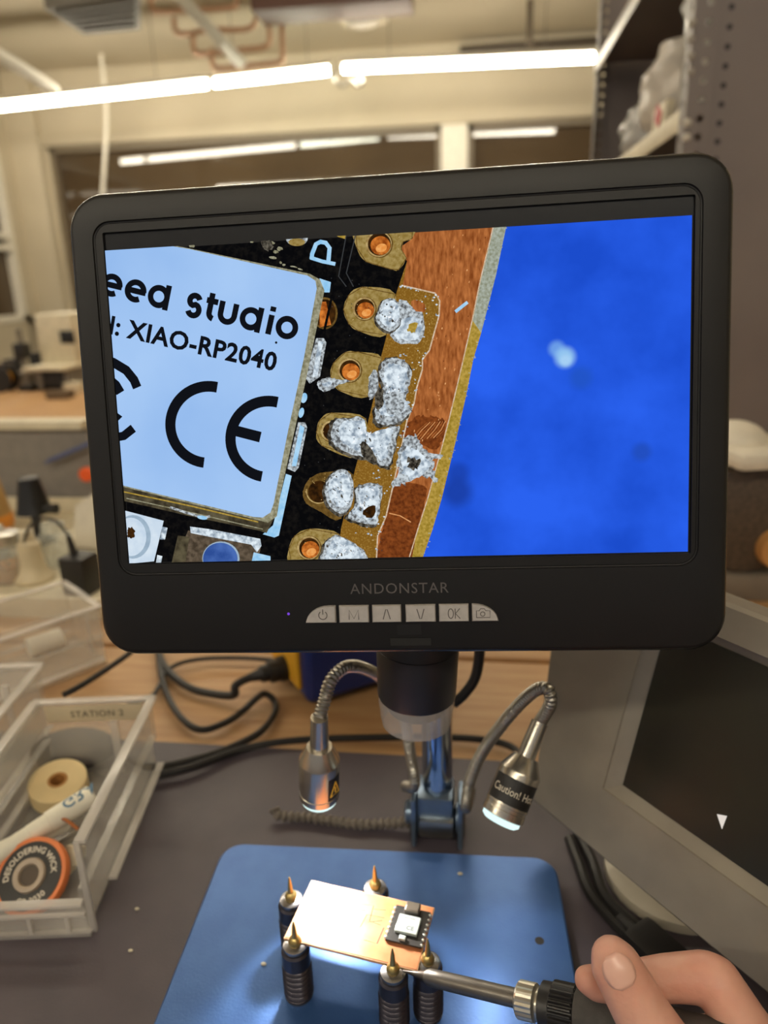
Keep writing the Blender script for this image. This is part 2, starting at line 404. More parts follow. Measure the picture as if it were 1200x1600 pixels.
for px, py, s, mm, lb in ((62, 600, (0.03, 0.03, 0.11), M_black, 'tall thin black box left of the cream instrument'), (14, 600, (0.04, 0.05, 0.075), mat('box_brown', (96, 78, 58), .6), 'brown box behind the yellow reel'), (95, 622, (0.07, 0.05, 0.022), mat('box_brown', (96, 78, 58), .6), 'flat brown box at the front of the far bench'), (28, 598, (0.05, 0.05, 0.085), M_black, 'black box at the left of the far bench'), (42, 604, (0.06, 0.05, 0.05), M_grey, 'small grey box among the clutter on the far bench'),
                     (75, 606, (0.055, 0.05, 0.03), M_black, 'low black box in front of the cream instrument'), (118, 612, (0.05, 0.05, 0.03), M_cream, 'low cream box at the foot of the instrument')):
    p = atz(px, py, 0.0)
    t = thing('parts_box', lb, 'box', (p.x, p.y, 0))
    obj('body', MB().box((p.x, p.y, s[2] * .45), (s[0], s[1], s[2] * .9), bev=0.003), mm, t)
    obj('lid', MB().box((p.x, p.y, s[2] * .95), (s[0] + .004, s[1] + .004, s[2] * .1), bev=0.002), mm, t)
p = atz(8, 612, 0.0)
t = thing('yellow_reel', 'yellow reel on the far bench at the left edge', 'reel', (p.x, p.y, 0))
obj('drum', MB().lathe((p.x, p.y - .02, .045), (0, 1, 0), [(0, .024), (.04, .024)], 24), mat('reel_yellow', (214, 150, 30), .5), t)
for dy in (-.026, .02): obj('flange', MB().lathe((p.x, p.y + dy, .045), (0, 1, 0), [(0, .045), (.006, .045)], 28), M_black, t)
tag(obj('wall_cable', MB().tube([aty(-10, 488, 6.2), aty(25, 494, 6.2), aty(48, 499, 6.2), aty(80, 496, 6.2), aty(125, 490, 6.2)], 0.03, sub=5), M_black), 'dark cable sagging along the back wall by the sill', 'cable')

# ------------------------------------------------------------------ steel rack on the right
RX = 0.337; RY0 = 0.85; RY1 = 1.85
t_rack = thing('steel_rack', 'dark grey perforated steel shelving rack at the upper right', 'shelving rack', (RX + 0.25, 1.35, FLOOR))
def perforated(x0, x1, y, z0, z1, pitch, hx, hr, depth, axis='y'):
    """upright strip with a column of round holes; face normal -y (axis y) or -x (axis x)"""
    mb = MB(); bm = mb.bm; n = int((z1 - z0) / pitch); K = 8
    def T(u, v, d): return V((u, y + d, v)) if axis == 'y' else V((y + d, u, v))
    for i in range(n):
        a = z0 + i * pitch; b = a + pitch; cx, cz_ = hx, (a + b) / 2
        for dd in (0, depth):
            sq = []
            for k in range(K):
                an = 2 * PI * k / K + PI / K; ux, uz = math.cos(an), math.sin(an); m_ = max(abs(ux), abs(uz))
                u = ux / m_; v = uz / m_
                U = cx + (u * (x1 - cx) if u > 0 else u * (cx - x0)); sq.append((U, cz_ + v * pitch / 2))
            o = [bm.verts.new(T(p[0], p[1], dd)) for p in sq]
            ii = [bm.verts.new(T(cx + hr * math.cos(2 * PI * k / K + PI / K), cz_ + hr * math.sin(2 * PI * k / K + PI / K), dd)) for k in range(K)]
            mb.bridge(o, ii)
            corners = [(x1, b), (x0, b), (x0, a), (x1, a)]
            for ci, (cu, cv) in enumerate(corners):
                k0 = 2 * ci
                cvv = bm.verts.new(T(cu, cv, dd)); bm.faces.new((o[k0], cvv, o[(k0 + 1) % K]))
            if dd == 0: first = ii
            else: mb.bridge(first, ii)
    return mb
obj('upright', perforated(RX, RX + 0.034, RY0, FLOOR, 1.1, 0.0235, RX + 0.02, 0.0052, 0.0025), M_steel, t_rack, recalc=False)
obj('upright', perforated(RY0, RY0 + 0.034, RX, FLOOR, 1.1, 0.0235, RY0 + 0.018, 0.005, 0.0025, 'x'), M_steel, t_rack, recalc=False)
obj('upright', perforated(RX + 0.01, RX + 0.044, RY1, FLOOR, 1.1, 0.0235, RX + 0.027, 0.0052, 0.0025), M_steel, t_rack, recalc=False)
obj('upright', perforated(RY1 - 0.034, RY1, RX + 0.008, FLOOR, 1.1, 0.0235, RY1 - 0.018, 0.005, 0.0025, 'x'), M_steel, t_rack, recalc=False)
obj('upright', MB().box((RX + 0.5, RY1, (FLOOR + 1.1) / 2), (0.034, 0.004, 1.1 - FLOOR)), M_steel, t_rack)
obj('end_panel', MB().box((RX + 0.034 + 0.24, RY0 + 0.006, (FLOOR + 1.1) / 2), (0.48, 0.006, 1.1 - FLOOR)), M_steel, t_rack)
obj('far_end_panel', MB().box((RX + 0.044 + 0.24, RY1 + 0.01, (FLOOR + 1.1) / 2), (0.48, 0.006, 1.1 - FLOOR)), M_steel, t_rack)
obj('back_panel', MB().box((RX + 0.52, (RY0 + RY1) / 2, (FLOOR + 1.1) / 2), (0.006, RY1 - RY0, 1.1 - FLOOR)), M_steel, t_rack)
# a second column of holes punched in the end panel
bh = obj('bolt_hole', MB().cyl((RX + 0.048, RY0 + 0.0025, 0.43), (RX + 0.048, RY0 + 0.0035, 0.43), 0.0042, n=8), M_black, t_rack)
for i in range(1, 15):
    c_ = bh.copy(); COL.objects.link(c_); c_.location.z += i * 0.0235
for px_, py_ in ((1083, 34), (1081, 60), (1081, 86), (1080, 111), (1075, 191), (1074, 214)):  # pale caps added to imitate light showing through the upright's holes
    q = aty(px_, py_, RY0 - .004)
    obj('hole_light_dot', MB().lathe((q.x, RY0, q.z), (0, -1, 0), [(0, .0058), (.002, .0055), (.004, .003)], 12), mat('hole_light_bright', (196, 190, 178), .4, metal=.2) if py_ > 150 else mat('hole_light_dim', (156, 150, 142), .5, metal=.2), t_rack)
Z1 = aty(938, 108, RY1).z; Z2 = aty(1052, 178, RY0).z
for z, w_ in ((Z1, 0.004), (Z2, 0.004)):
    sh = obj('shelf', MB().box((RX + 0.26, (RY0 + RY1) / 2, z + 0.012), (0.5, RY1 - RY0 - 0.01, 0.004)), M_steel, t_rack)
    obj('shelf_edge', MB().box((RX + 0.006, (RY0 + RY1) / 2, z), (0.004, RY1 - RY0 - 0.012, 0.03), bev=0.001), mat('shelf_edge_paint', (150, 144, 136), 0.4) if z == Z1 else M_cream, sh)
M_bag = mat('clear_film', (225, 225, 222), 0.25, alpha=0.5, spec=0.8)
def bag(x, y, z, sx, sy, sz, label, seed, mm=M_bag):
    random.seed(seed); mb = MB(); rows = []
    for i in range(11):
        f = i / 10; ww = math.sin(min(1, f * 1.6 + 0.25) * PI / 2) * (1 if f < .7 else 1 - (f - .7) * 1.1)
        ring = []
        for k in range(16):
            a = 2 * PI * k / 16; j = 1 + random.uniform(-.14, .14)
            ring.append((x + sx / 2 * ww * math.cos(a) * j, y + sy / 2 * ww * math.sin(a) * j, z + sz * f))
        rows.append(ring)
    mb.loops(rows); tp = obj('film', mb, mm, None, sharp=60)
    return tag(tp, label, 'bag')
zs = Z2 + 0.014
bag(RX + 0.105, 0.98, zs, 0.17, 0.2, 0.23, 'clear plastic bag slumped nearest the front rack upright', 1).name = 'plastic_bag'
bag(RX + 0.09, 1.25, zs, 0.15, 0.2, 0.17, 'cloudy plastic bag standing behind the first one on the rack shelf', 2, mat('cloudy_film', (215, 208, 198), .3, alpha=.75)).name = 'plastic_bag'
bag(RX + 0.075, 1.48, zs, 0.11, 0.18, 0.11, 'low clear plastic bag farthest along the rack shelf', 3).name = 'plastic_bag'
c = V((RX + 0.018, 1.07, zs)); t = thing('red_tagged_pouch', 'small pale pouch with a red mark at the rack shelf edge', 'pouch', c)
obj('pouch', MB().box(c + V((0.0, 0, 0.02)), (0.016, 0.09, 0.04), bev=0.006), M_cream, t)
obj('red_mark', MB().box(c + V((-0.009, 0, 0.022)), (0.002, 0.04, 0.026), Matrix.Rotation(.5, 3, 'X')), mat('red_print', (170, 30, 40), .5), t)

# ------------------------------------------------------------------ clutter between rack and grey display
YC = 0.42
def cpt(x, y): return aty(x, y, YC)
c = cpt(1178, 850)
t = thing('wire_spool', 'dark spool of wire with a tan core under the white box', 'spool', (c.x, YC, 0.0))
SPZ = cpt(1165, 800).z
obj('winding', MB().lathe((c.x - 0.02, YC - .03, SPZ), (0, 1, 0), [(0, .05), (0.002, .056)] + [(0.004 + i * .003, .056 - .0015 * (i % 2)) for i in range(18)] + [(.06, .05)], 30), mat('wire_dark', (62, 52, 44), .45, c2=(84, 72, 60), scale=200), t)
obj('core', MB().lathe((c.x + 0.012, YC - .042, SPZ - .028), (0, 1, 0), [(0, .020), (0.012, .022)], 24), mat('tan_card', (178, 128, 72), .6), t)
zb = SPZ + 0.058
obj('cradle', MB().box((c.x - .02, YC, (SPZ - .058) / 2 + .0), (.09, .07, max(.02, SPZ - .058)), bev=.004), mat('cradle_grey', (112, 102, 90), .6), t)
t = thing('white_case', 'white plastic case with rounded lid on top of the dark spool', 'case', (c.x, YC, zb))
z0 = cpt(1170, 735).z; z1 = cpt(1170, 690).z; zd = cpt(1165, 640).z
obj('body', MB().box((c.x - .015, YC, (zb + z1) / 2), (.085, .1, z1 - zb), Matrix.Rotation(.25, 3, 'Z'), bev=.007), mat('case_white', (212, 205, 190), .45), t)
obj('lid', MB().sphere((c.x - .03, YC + .01, z1 - .001), .03, (1.05, 1, .7), u=24, v=14), mat('case_white', (212, 205, 190), .45), t)

# ------------------------------------------------------------------ mat on the bench
M_mat = mat('silicone_mat', (72, 65, 73), 0.55, c2=(80, 72, 79), scale=30, bump=0.15, bscale=900)
a = atz(180, 1160, 0.002); b = atz(850, 1187, 0.002)
yb = (a.y + b.y) / 2
outline = [(x, y) for x, y in rrect(-0.37, 0.42, -0.46, yb, 0.02)]
tag(obj('bench_mat', MB().prism([(x, y, 0.0) for x, y in outline], (0, 0, 0.002)), M_mat), 'dark grey silicone work mat covering the front of the bench', 'mat')
specks = [(540, 0), (0, 0)]

# ------------------------------------------------------------------ soldering station and cables
c0 = V((-0.085, 0.15)); A = V((-0.57, 0.82)).normalized(); B = V((A.y, -A.x))
t = thing('soldering_station', 'blue soldering station with a yellow front panel behind the lens', 'soldering station', (c0.x, c0.y, 0.0))
def st(u, v, z): p = c0 + A * u + B * v; return V((p.x, p.y, z))
M_blue = mat('station_blue', (24, 44, 108), 0.4); M_yel = mat('station_yellow', (214, 160, 40), 0.45)
obj('body', MB().prism([st(0, 0.004, .004), st(.1, .004, .004), st(.1, .115, .004), st(0, .115, .004)], (0, 0, .11)), M_blue, t, bevel=0.006)
obj('front_panel', MB().prism([st(.012, 0, .014), st(.085, 0, .014), st(.085, 0.0045, .014), st(.012, 0.0045, .014)], (0, 0, .09)), M_yel, t, bevel=.0015)
for u in (.015, .085):
    for v in (.015, .1): obj('foot', MB().cyl(st(u, v, 0), st(u, v, .0045), .006), M_black, t)
obj('socket', MB().cyl(st(.042, 0.001, .02), st(.042, -.005, .02), .011), M_blackgloss, t)
obj('indicator', MB().cyl(st(.06, 0.001, .08), st(.06, -.004, .08), .005), M_black, t)
zc = 0.006
pl = st(.042, -.005, .02)
t = thing('iron_plug', 'black round connector plugged into the yellow station panel', 'connector', pl)
pd = (V((pl.x, pl.y, pl.z)) - st(.042, 0, .02)).normalized()
obj('shell', MB().lathe(pl, pd, [(0, .0095), (.009, .0095), (.010, .0075), (.016, .007), (.018, .005), (.027, .0034)], 20), M_black, t)
pe = pl + pd * .026
def P(x, y, z=zc): return atz(x, y, z)
CB = [('black cable curving from the station plug up behind the screen', [pe, pe + pd * .012 + V((0, -.001, -.003)), P(365, 1086, .009), P(330, 1084, .006), P(295, 1074), P(262, 1048), P(247, 1015), P(240, 960)], .0034),
      ('thin black cable winding in loops over the wood onto the mat edge', [P(190, 1180, .008), P(235, 1198, .008), P(290, 1190), P(350, 1172), P(405, 1145), P(429, 1115), P(429, 1096), P(414, 1084, .012), P(400, 1092, .012), P(378, 1112), P(350, 1130), P(312, 1140), P(280, 1118), P(257, 1075), P(248, 1025), P(246, 960)], .0027),
      ('thin black cable arching across the wood above the plug', [P(432, 1032), P(380, 1028), P(320, 1029), P(280, 1037), P(258, 1052), P(240, 1085), P(200, 1100)], .002),
      ('long black cable running across the wood behind the pole', [P(238, 1212, .008), P(300, 1198, .008), P(380, 1170), P(470, 1156), P(600, 1152), P(700, 1152), P(770, 1158), P(806, 1172), P(812, 1196, .008)], .0026),
      ('black cable hanging right of the lens barrel', [aty(750, 985, .03), aty(749, 1025, .03), aty(742, 1060, .028), aty(725, 1085, .026), aty(708, 1100, .024)], .003),
      ('black cable passing over the clear bins to the screen corner', [P(225, 990, .07), P(205, 1018, .066), P(160, 1050, .064), P(120, 1075, .062), P(98, 1086, .061)], .0021)]
for lb, pts, r in CB:
    tag(obj('power_cable', MB().tube(pts, r, n=8), M_black), lb, 'cable', 'black cables on the bench')

# ------------------------------------------------------------------ grey display on the right
z0 = 0.04; D0 = atz(830, 1251, z0); D1 = atz(1131, 1500, z0)
du = (D1 - D0).normalized(); bk = V((-du.y, du.x, 0)); bk = bk if bk.y > 0 else -bk
ta = math.radians(15); dv = V((0, 0, 1)) * math.cos(ta) + bk * math.sin(ta); dn = du.cross(dv)
if dn.dot(CAM - D0) < 0: dn = -dn
def dp(u, v, n=0): return D0 + du * u + dv * v + dn * n
t = thing('grey_display', 'grey framed display panel with a dark screen leaning at the right', 'display', (D0 + du * .15) * 1.0)
t.location.z = 0.002
M_frame = mat('display_grey', (136, 128, 117), .27, c2=(146, 138, 126), scale=30, spec=.5)
UW = .25; VH = .152
outer = [(0, 0), (UW, 0), (UW, VH), (-.026, VH), (-.014, .086)]
def lp(pts, n): return [dp(u, v, n) for u, v in pts]
def ins(d): return [(d * .9, d), (UW - d, d), (UW - d, VH - d), (-.026 + d, VH - d), (-.014 + d, .086)]
I0 = [(.0425, .0345), (UW - .03, .0345), (UW - .03, VH - .0165), (.0425, VH - .0165), (.0425, .086)]
I1 = [(.0505, .041), (UW - .036, .041), (UW - .036, VH - .0215), (.0505, VH - .0215), (.0505, .086)]
mb = MB(); mb.loops([lp(ins(.006), -.03), lp(outer, -.022), lp(outer, -.002), lp(ins(.0018), 0), lp(I0, 0), lp(I0, -.0012), lp([(a_ + .001, b_) for a_, b_ in I0], -.0014), lp(I1, -.005)])
obj('frame', mb, M_frame, t, sharp=25)
mb = MB(); mb.prism(lp(I1, -.0048), dn * .0006)
sc_ = obj('screen', mb, mat('dark_screen', (32, 29, 22), .3, c2=(37, 37, 27), scale=30), t)
def dpx(x, y, n=-.0038):
    r = ray(x, y); P0 = dp(0, 0, n); return CAM + r * ((P0 - CAM).dot(dn) / r.dot(dn))
mb = MB(); vs = [mb.bm.verts.new(dpx(x, y)) for x, y in ((1120, 1272), (1136, 1275), (1128, 1296))]; mb.bm.faces.new(vs)
obj('pointer', mb, emit('pointer_white', (225, 215, 205)), sc_)
# foot under the panel
fp = dp(.16, .03, -.03)
mb = MB(); mb.box(dp(.11, .03, -.055) * 1.0 + V((0, 0, -.022)), (.06, .03, .06), Matrix.Rotation(math.atan2(du.y, du.x), 3, 'Z'), bev=.006)
obj('stand_neck', mb, M_frame, t)
mb = MB(); c = atz(1052, 1372, .002); mb.lathe((c.x, c.y, .0023), (0, 0, 1), [(0, .038), (.006, .038), (.010, .032), (.014, .014)], 36)
obj('stand_base', mb, mat('stand_pale', (176, 168, 152), .4), t)
p = atz(1024, 1494, .006)
t = thing('power_brick', 'black power adapter lying under the grey display', 'power adapter', (p.x, p.y, .002))
obj('case', MB().box((p.x, p.y, .0092), (.028, .02, .013), Matrix.Rotation(-.9, 3, 'Z'), bev=.004), M_black, t)
obj('strain_relief', MB().cyl((p.x - .008, p.y + .010, .009), (p.x - .014, p.y + .02, .007), .0035, .0028), M_black, t)
for k, (lb, pts) in enumerate((('black cable lying between base plate and grey display, nearer one', [P(890, 1310, .005), P(905, 1350, .005), P(925, 1400, .005), P(975, 1455, .006), P(1010, 1475, .008)]),
               ('black cable lying between base plate and grey display, outer one', [P(900, 1295, .005), P(925, 1345, .006), P(945, 1400, .006), P(985, 1440, .008), P(1018, 1468, .009)]))):
    tag(obj('power_cable', MB().tube(pts, .0032, n=8), M_black), lb, 'cable', 'black cables on the bench')

# ================================================================== MICROSCOPE
YAW = math.radians(2.0)
cy_, sy_ = math.cos(YAW), math.sin(YAW)
def pw(x, y, z): return V((x * cy_ - y * sy_, x * sy_ + y * cy_, z))
MS = thing('digital_microscope', 'black digital microscope with a large lit screen on a blue base plate', 'microscope', (0, -0.1, 0.002))
M_plate = mat('anodised_blue', (60, 96, 156), 0.36, metal=0.42, c2=(66, 103, 163), scale=60, bump=0.12, bscale=700)
ol = rrect(-.0975, .0975, -.215, 0.0, .013)
def shr(d): return rrect(-.0975 + d, .0975 - d, -.215 + d, -d, .013 - d)
mb = MB(); mb.loops([[pw(x, y, .0035) for x, y in shr(.001)], [pw(x, y, .0045) for x, y in ol], [pw(x, y, .011) for x, y in ol], [pw(x, y, .012) for x, y in shr(.001)]])
pl_ = obj('base_plate', mb, M_plate, MS)
h = atz(843, 1470, .012)
obj('screw_hole', MB().cyl((h.x, h.y, .0121), (h.x, h.y, .0117), .0023), M_black, pl_)
for x in (-.08, .08):
    for y in (-.02, -.195): obj('rubber_foot', MB().cyl(pw(x, y, .002), pw(x, y, .004), .008), M_black, pl_)
# ---- stand column and clamp
pc = aty(683, 1200, .030); PX, PY = pc.x, .030
obj('pole', MB().lathe((PX, PY, .03), (0, 0, 1), [(0, .0092), (.27, .0092), (.272, .008)], 28), mat('polished_steel', (180, 190, 205), .12, metal=1.0), MS)
M_clampm = mat('clamp_metal', (120, 138, 160), .32, metal=.7)
cz0 = aty(680, 1305, PY - .011).z; cz1 = aty(680, 1246, PY - .011).z
cl = obj('clamp', MB().box((PX - .001, PY - .001, (cz0 + cz1) / 2), (.0225, .024, cz1 - cz0), bev=.003), M_clampm, MS)
obj('clamp_knob', MB().lathe((PX - .012, PY - .006, cz0 + .012), (-1, 0, 0), [(0, .004), (.0015, .007), (.0065, .007), (.0075, .005)], 18), M_clampm, cl)
obj('clamp_knob', MB().lathe((PX + .010, PY - .006, cz0 + .010), (1, 0, 0), [(0, .004), (.002, .009), (.005, .009), (.006, .007)], 18), M_clampm, cl)
ft = obj('column_foot', MB().box((PX, PY + .004, .012), (.034, .026, .02), bev=.003), mat('clamp_dark', (64, 62, 66), .4), MS)
obj('side_plate', MB().box((PX - .0135, PY - .006, .0195), (.003, .022, .034), bev=.0015), M_clampm, ft)
obj('side_plate', MB().box((PX + .0145, PY - .006, .0195), (.003, .022, .034), bev=.0015), M_clampm, ft)
obj('hinge_bar', MB().box((PX, PY - .014, .0165), (.021, .006, .012), bev=.002), M_alu, ft)
# ---- display
S0 = V((0.01821666, -0.06466216, 0.28839704)); e1 = V((0.99874119, 0.04298346, 0.02585447)); e2 = V((-0.04069546, 0.2000551, 0.97893914))
e2 = (e2 - e1 * e2.dot(e1)).normalized(); en = e1.cross(e2)
def sp(u, v, n=0.0): return S0 + e1 * (u * .001) + e2 * (v * .001) + en * (n * .001)   # millimetres on the screen plane
def spx(x, y, n=0.0):
    r = ray(x, y); P0 = sp(0, 0, n); q = CAM + r * ((P0 - CAM).dot(en) / r.dot(en)) - S0
    return (q.dot(e1) * 1000, q.dot(e2) * 1000)
def so(d): return rrect(-123.2 + d, 123.1 - d, -99.1 + d, 82.3 - d, 14 - d)
def sl(pts, n): return [sp(u, v, n) for u, v in pts]
M_hous = mat('matte_black_housing', (17, 16, 17), .45, c2=(19, 18, 19), spec=.38, scale=50, bump=.05, bscale=2500)
GR = (-113.6, 112.2, -66, 71.6)
def gr(d, r): return rrect(GR[0] + d, GR[1] - d, GR[2] + d, GR[3] - d, r)
inn = rrect(-109.6, 109.6, -61.4, 67.6, .6)
mb = MB()
mb.loops([sl(so(8), -24), sl(so(5), -22), sl(so(.6), -14), sl(so(0), -12.5), sl(so(0), -1.0), sl(so(.5), 0.1), sl(so(1.3), .85), sl(so(2.6), 1.3), sl(gr(0, 7), 1.3), sl(gr(.25, 6.8), .7), sl(gr(.7, 6.5), .6), sl(gr(1.0, 6.2), .8), sl(inn, .8), sl(inn, -.35)], cap1=False)
for f in mb.bm.faces:
    q = f.calc_center_median() - S0; n_ = q.dot(en) * 1000
    if -.95 < n_ < 1.0 and (abs(q.dot(e1)) > .1205 or q.dot(e2) > .0795 or q.dot(e2) < -.0965): f.material_index = 1
HS = obj('display_housing', mb, [M_hous, mat('glossy_black_rim', (26, 25, 25), .16, spec=.6)], MS, sharp=30)
mb = MB(); mb.prism(sl(rrect(-109.8, 109.8, -61.6, 67.8, .6), -.9), en * .0006)
obj('panel_glass', mb, mat('panel_black', (9, 9, 10), .22), HS)
# buttons
M_btn = mat('silver_button', (186, 181, 176), .36, metal=.35, c2=(196, 190, 185), scale=400)
M_leg = mat('button_legend', (88, 82, 79), .5)
def btn(pts):
    mb = MB()
    cx = sum(p[0] for p in pts) / len(pts); cy = sum(p[1] for p in pts) / len(pts)
    def sc(k): return [(cx + (u - cx) * (1 - k / 6), cy + (v - cy) * (1 - k / 3.4)) for u, v in pts]
    mb.loops([sl(pts, .6), sl(pts, 2.3), sl(sc(.35), 2.9)])
    return mb, cx, cy
BX = [(-37.8, -25.6), (-24.3, -12.5), (-11.2, 0.2), (1.9, 13.6), (14.9, 26.4), (27.6, 37.8)]
BT, BB = -79.2, -86.1
for i, (x0, x1) in enumerate(BX):
    dt = -.02 * i * 0
    if i == 0: pts = [(x0, BB), (x1, BB), (x1, BT)] + [(x0 + 9.5 + 6.9 * math.cos(a) * 1.35 - 0, BB + 6.9 * math.sin(a)) for a in [PI / 2 + PI / 2 * k / 8 for k in range(0, 8)]]
    elif i == 5: pts = [(x0, BB), (x1, BB)] + [(x1 - 9.5 + 6.9 * 1.35 * math.cos(a), BB + 6.9 * math.sin(a)) for a in [PI / 2 * k / 8 for k in range(1, 9)]] + [(x0, BT)]
    else: pts = [(x0, BB), (x1, BB), (x1, BT), (x0, BT)]
    mb, cx, cy = btn(pts); cx = (x0 + x1) / 2 + (1 if i == 0 else -.8 if i == 5 else 0); cy = (BT + BB) / 2 - .1
    T = lambda u, v, n: sp(u, v, n)
    if i == 0:
        stroke(mb, arc(cx, cy - .1, 1.65, 125, 415, 24), .38, T, 2.96, 1); stroke(mb, [(cx, cy + .2), (cx, cy + 2.3)], .38, T, 2.96, 1)
    elif i == 1: stroke(mb, [(cx - 1.9, cy - 2), (cx - 1.8, cy + 1.9), (cx, cy - 1.6), (cx + 1.8, cy + 1.9), (cx + 1.9, cy - 2)], .36, T, 2.96, 1)
    elif i == 2: stroke(mb, [(cx - 1.4, cy - 2), (cx - .3, cy + 1.9), (cx + .3, cy + 1.9), (cx + 1.4, cy - 2)], .36, T, 2.96, 1)
    elif i == 3: stroke(mb, [(cx - 1.4, cy + 2), (cx - .3, cy - 1.9), (cx + .3, cy - 1.9), (cx + 1.4, cy + 2)], .36, T, 2.96, 1)
    elif i == 4:
        stroke(mb, arc(cx - 1.2, cy, 1.0, 0, 360, 24, 1.9), .36, T, 2.96, 1)
        stroke(mb, [(cx + .5, cy - 2), (cx + .5, cy + 2)], .36, T, 2.96, 1); stroke(mb, [(cx + 2.3, cy + 2), (cx + .6, cy), (cx + 2.4, cy - 2)], .36, T, 2.96, 1)
    else:
        stroke(mb, [(cx - 2.6, cy - 1.7), (cx + 2.6, cy - 1.7), (cx + 2.6, cy + 1), (cx + 1, cy + 1), (cx + .4, cy + 1.8), (cx - 1, cy + 1.8), (cx - 1.5, cy + 1), (cx - 2.6, cy + 1), (cx - 2.6, cy - 1.8)], .32, T, 2.96, 1)
        stroke(mb, arc(cx - .2, cy - .3, .85, 0, 360, 20), .32, T, 2.96, 1)
    b = obj('button', mb, [M_btn, M_leg], HS, sharp=25, recalc=False)
    b['label'] = ['silver power button', 'silver button marked M', 'silver button with an up arrow', 'silver button with a down arrow', 'silver button marked OK', 'silver camera button'][i]
me = text_mesh('ANDONSTAR', 5.9, .0, 'CENTER', 1.1)
mb = MB().add_mesh(me, frame(sp(-.4, -74.8, 1.34), e1, e2) @ Matrix.Scale(.001, 4))
o = obj('maker_lettering', mb, mat('dim_grey_print', (84, 80, 80), .5), HS, recalc=False); o['label'] = 'dim grey lettering ANDONSTAR'
obj('status_light', MB().lathe(sp(-44.8, -82.5, 1.2), en, [(0, .0006), (.0003, .0005)], 10), emit('violet_led', (120, 70, 210), 1.0), HS)
obj('microphone_mesh', MB().box(sp(3.5, -94.3, 1.3), (.016, .0004, .003), Matrix((e1, en, e2)).transposed()), mat('dark_mesh', (13, 13, 14), .7), HS)
obj('latch', MB().box(sp(3, -89.5, 1.32), (.0095, .0002, .004), Matrix((e1, en, e2)).transposed()), M_hous, HS)
# back of the head: bracket between pole and display
obj('head_bracket', MB().box((PX - .006, PY - .035, .262), (.034, .05, .05), bev=.006), M_hous, MS)
# ---- lens barrel
BY = -.047
bx = aty(651, 1080, BY).x
zb0 = aty(651, 1122, BY - .019).z; zb1 = .255; zr = aty(652, 1163, BY - .017).z
R_ = (aty(715, 1060, BY).x - aty(586, 1060, BY).x) / 2
axb = V((.03, .0, 1)).normalized()
ribs = []
zz = zb0 + .03
prof = [(0, R_ * .93), (.001, R_ * .95), (.026, R_ * .985), (.0262, R_ * .97), (.0272, R_ * .97), (.0274, R_ * 1.0), (.045, R_ * 1.01), (.046, R_ * .98)]
for k in range(9): prof += [(.047 + k * .002, R_ * 1.02), (.048 + k * .002, R_ * .995)]
prof += [(zb1 - zb0, R_ * 1.02)]
LB = obj('lens_barrel', MB().lathe((bx, BY, zb0), axb, prof, 40), mat('lens_black', (26, 26, 31), .42), MS)
rb = V((bx, BY, zb0)); 
mb = MB().lathe(rb - axb * (zb0 - zr), axb, [(0, R_ * .80), (.0006, R_ * .845), (.004, R_ * .855), (.0045, R_ * .885), (.010, R_ * .90), (.0105, R_ * .925), (zb0 - zr + .001, R_ * .935), (zb0 - zr + .001, R_ * .86), (.006, R_ * .82), (0, R_ * .80)], 40, caps=False)
obj('clear_ring', mb, mat('frosted_ring', (196, 190, 188), .15, alpha=.38, spec=1.0), LB, sharp=15)
obj('front_lens', MB().lathe(rb - axb * (zb0 - zr - .005), axb, [(0, R_ * .5), (.003, R_ * .7)], 32), mat('lens_glass', (12, 12, 20), .05), LB)
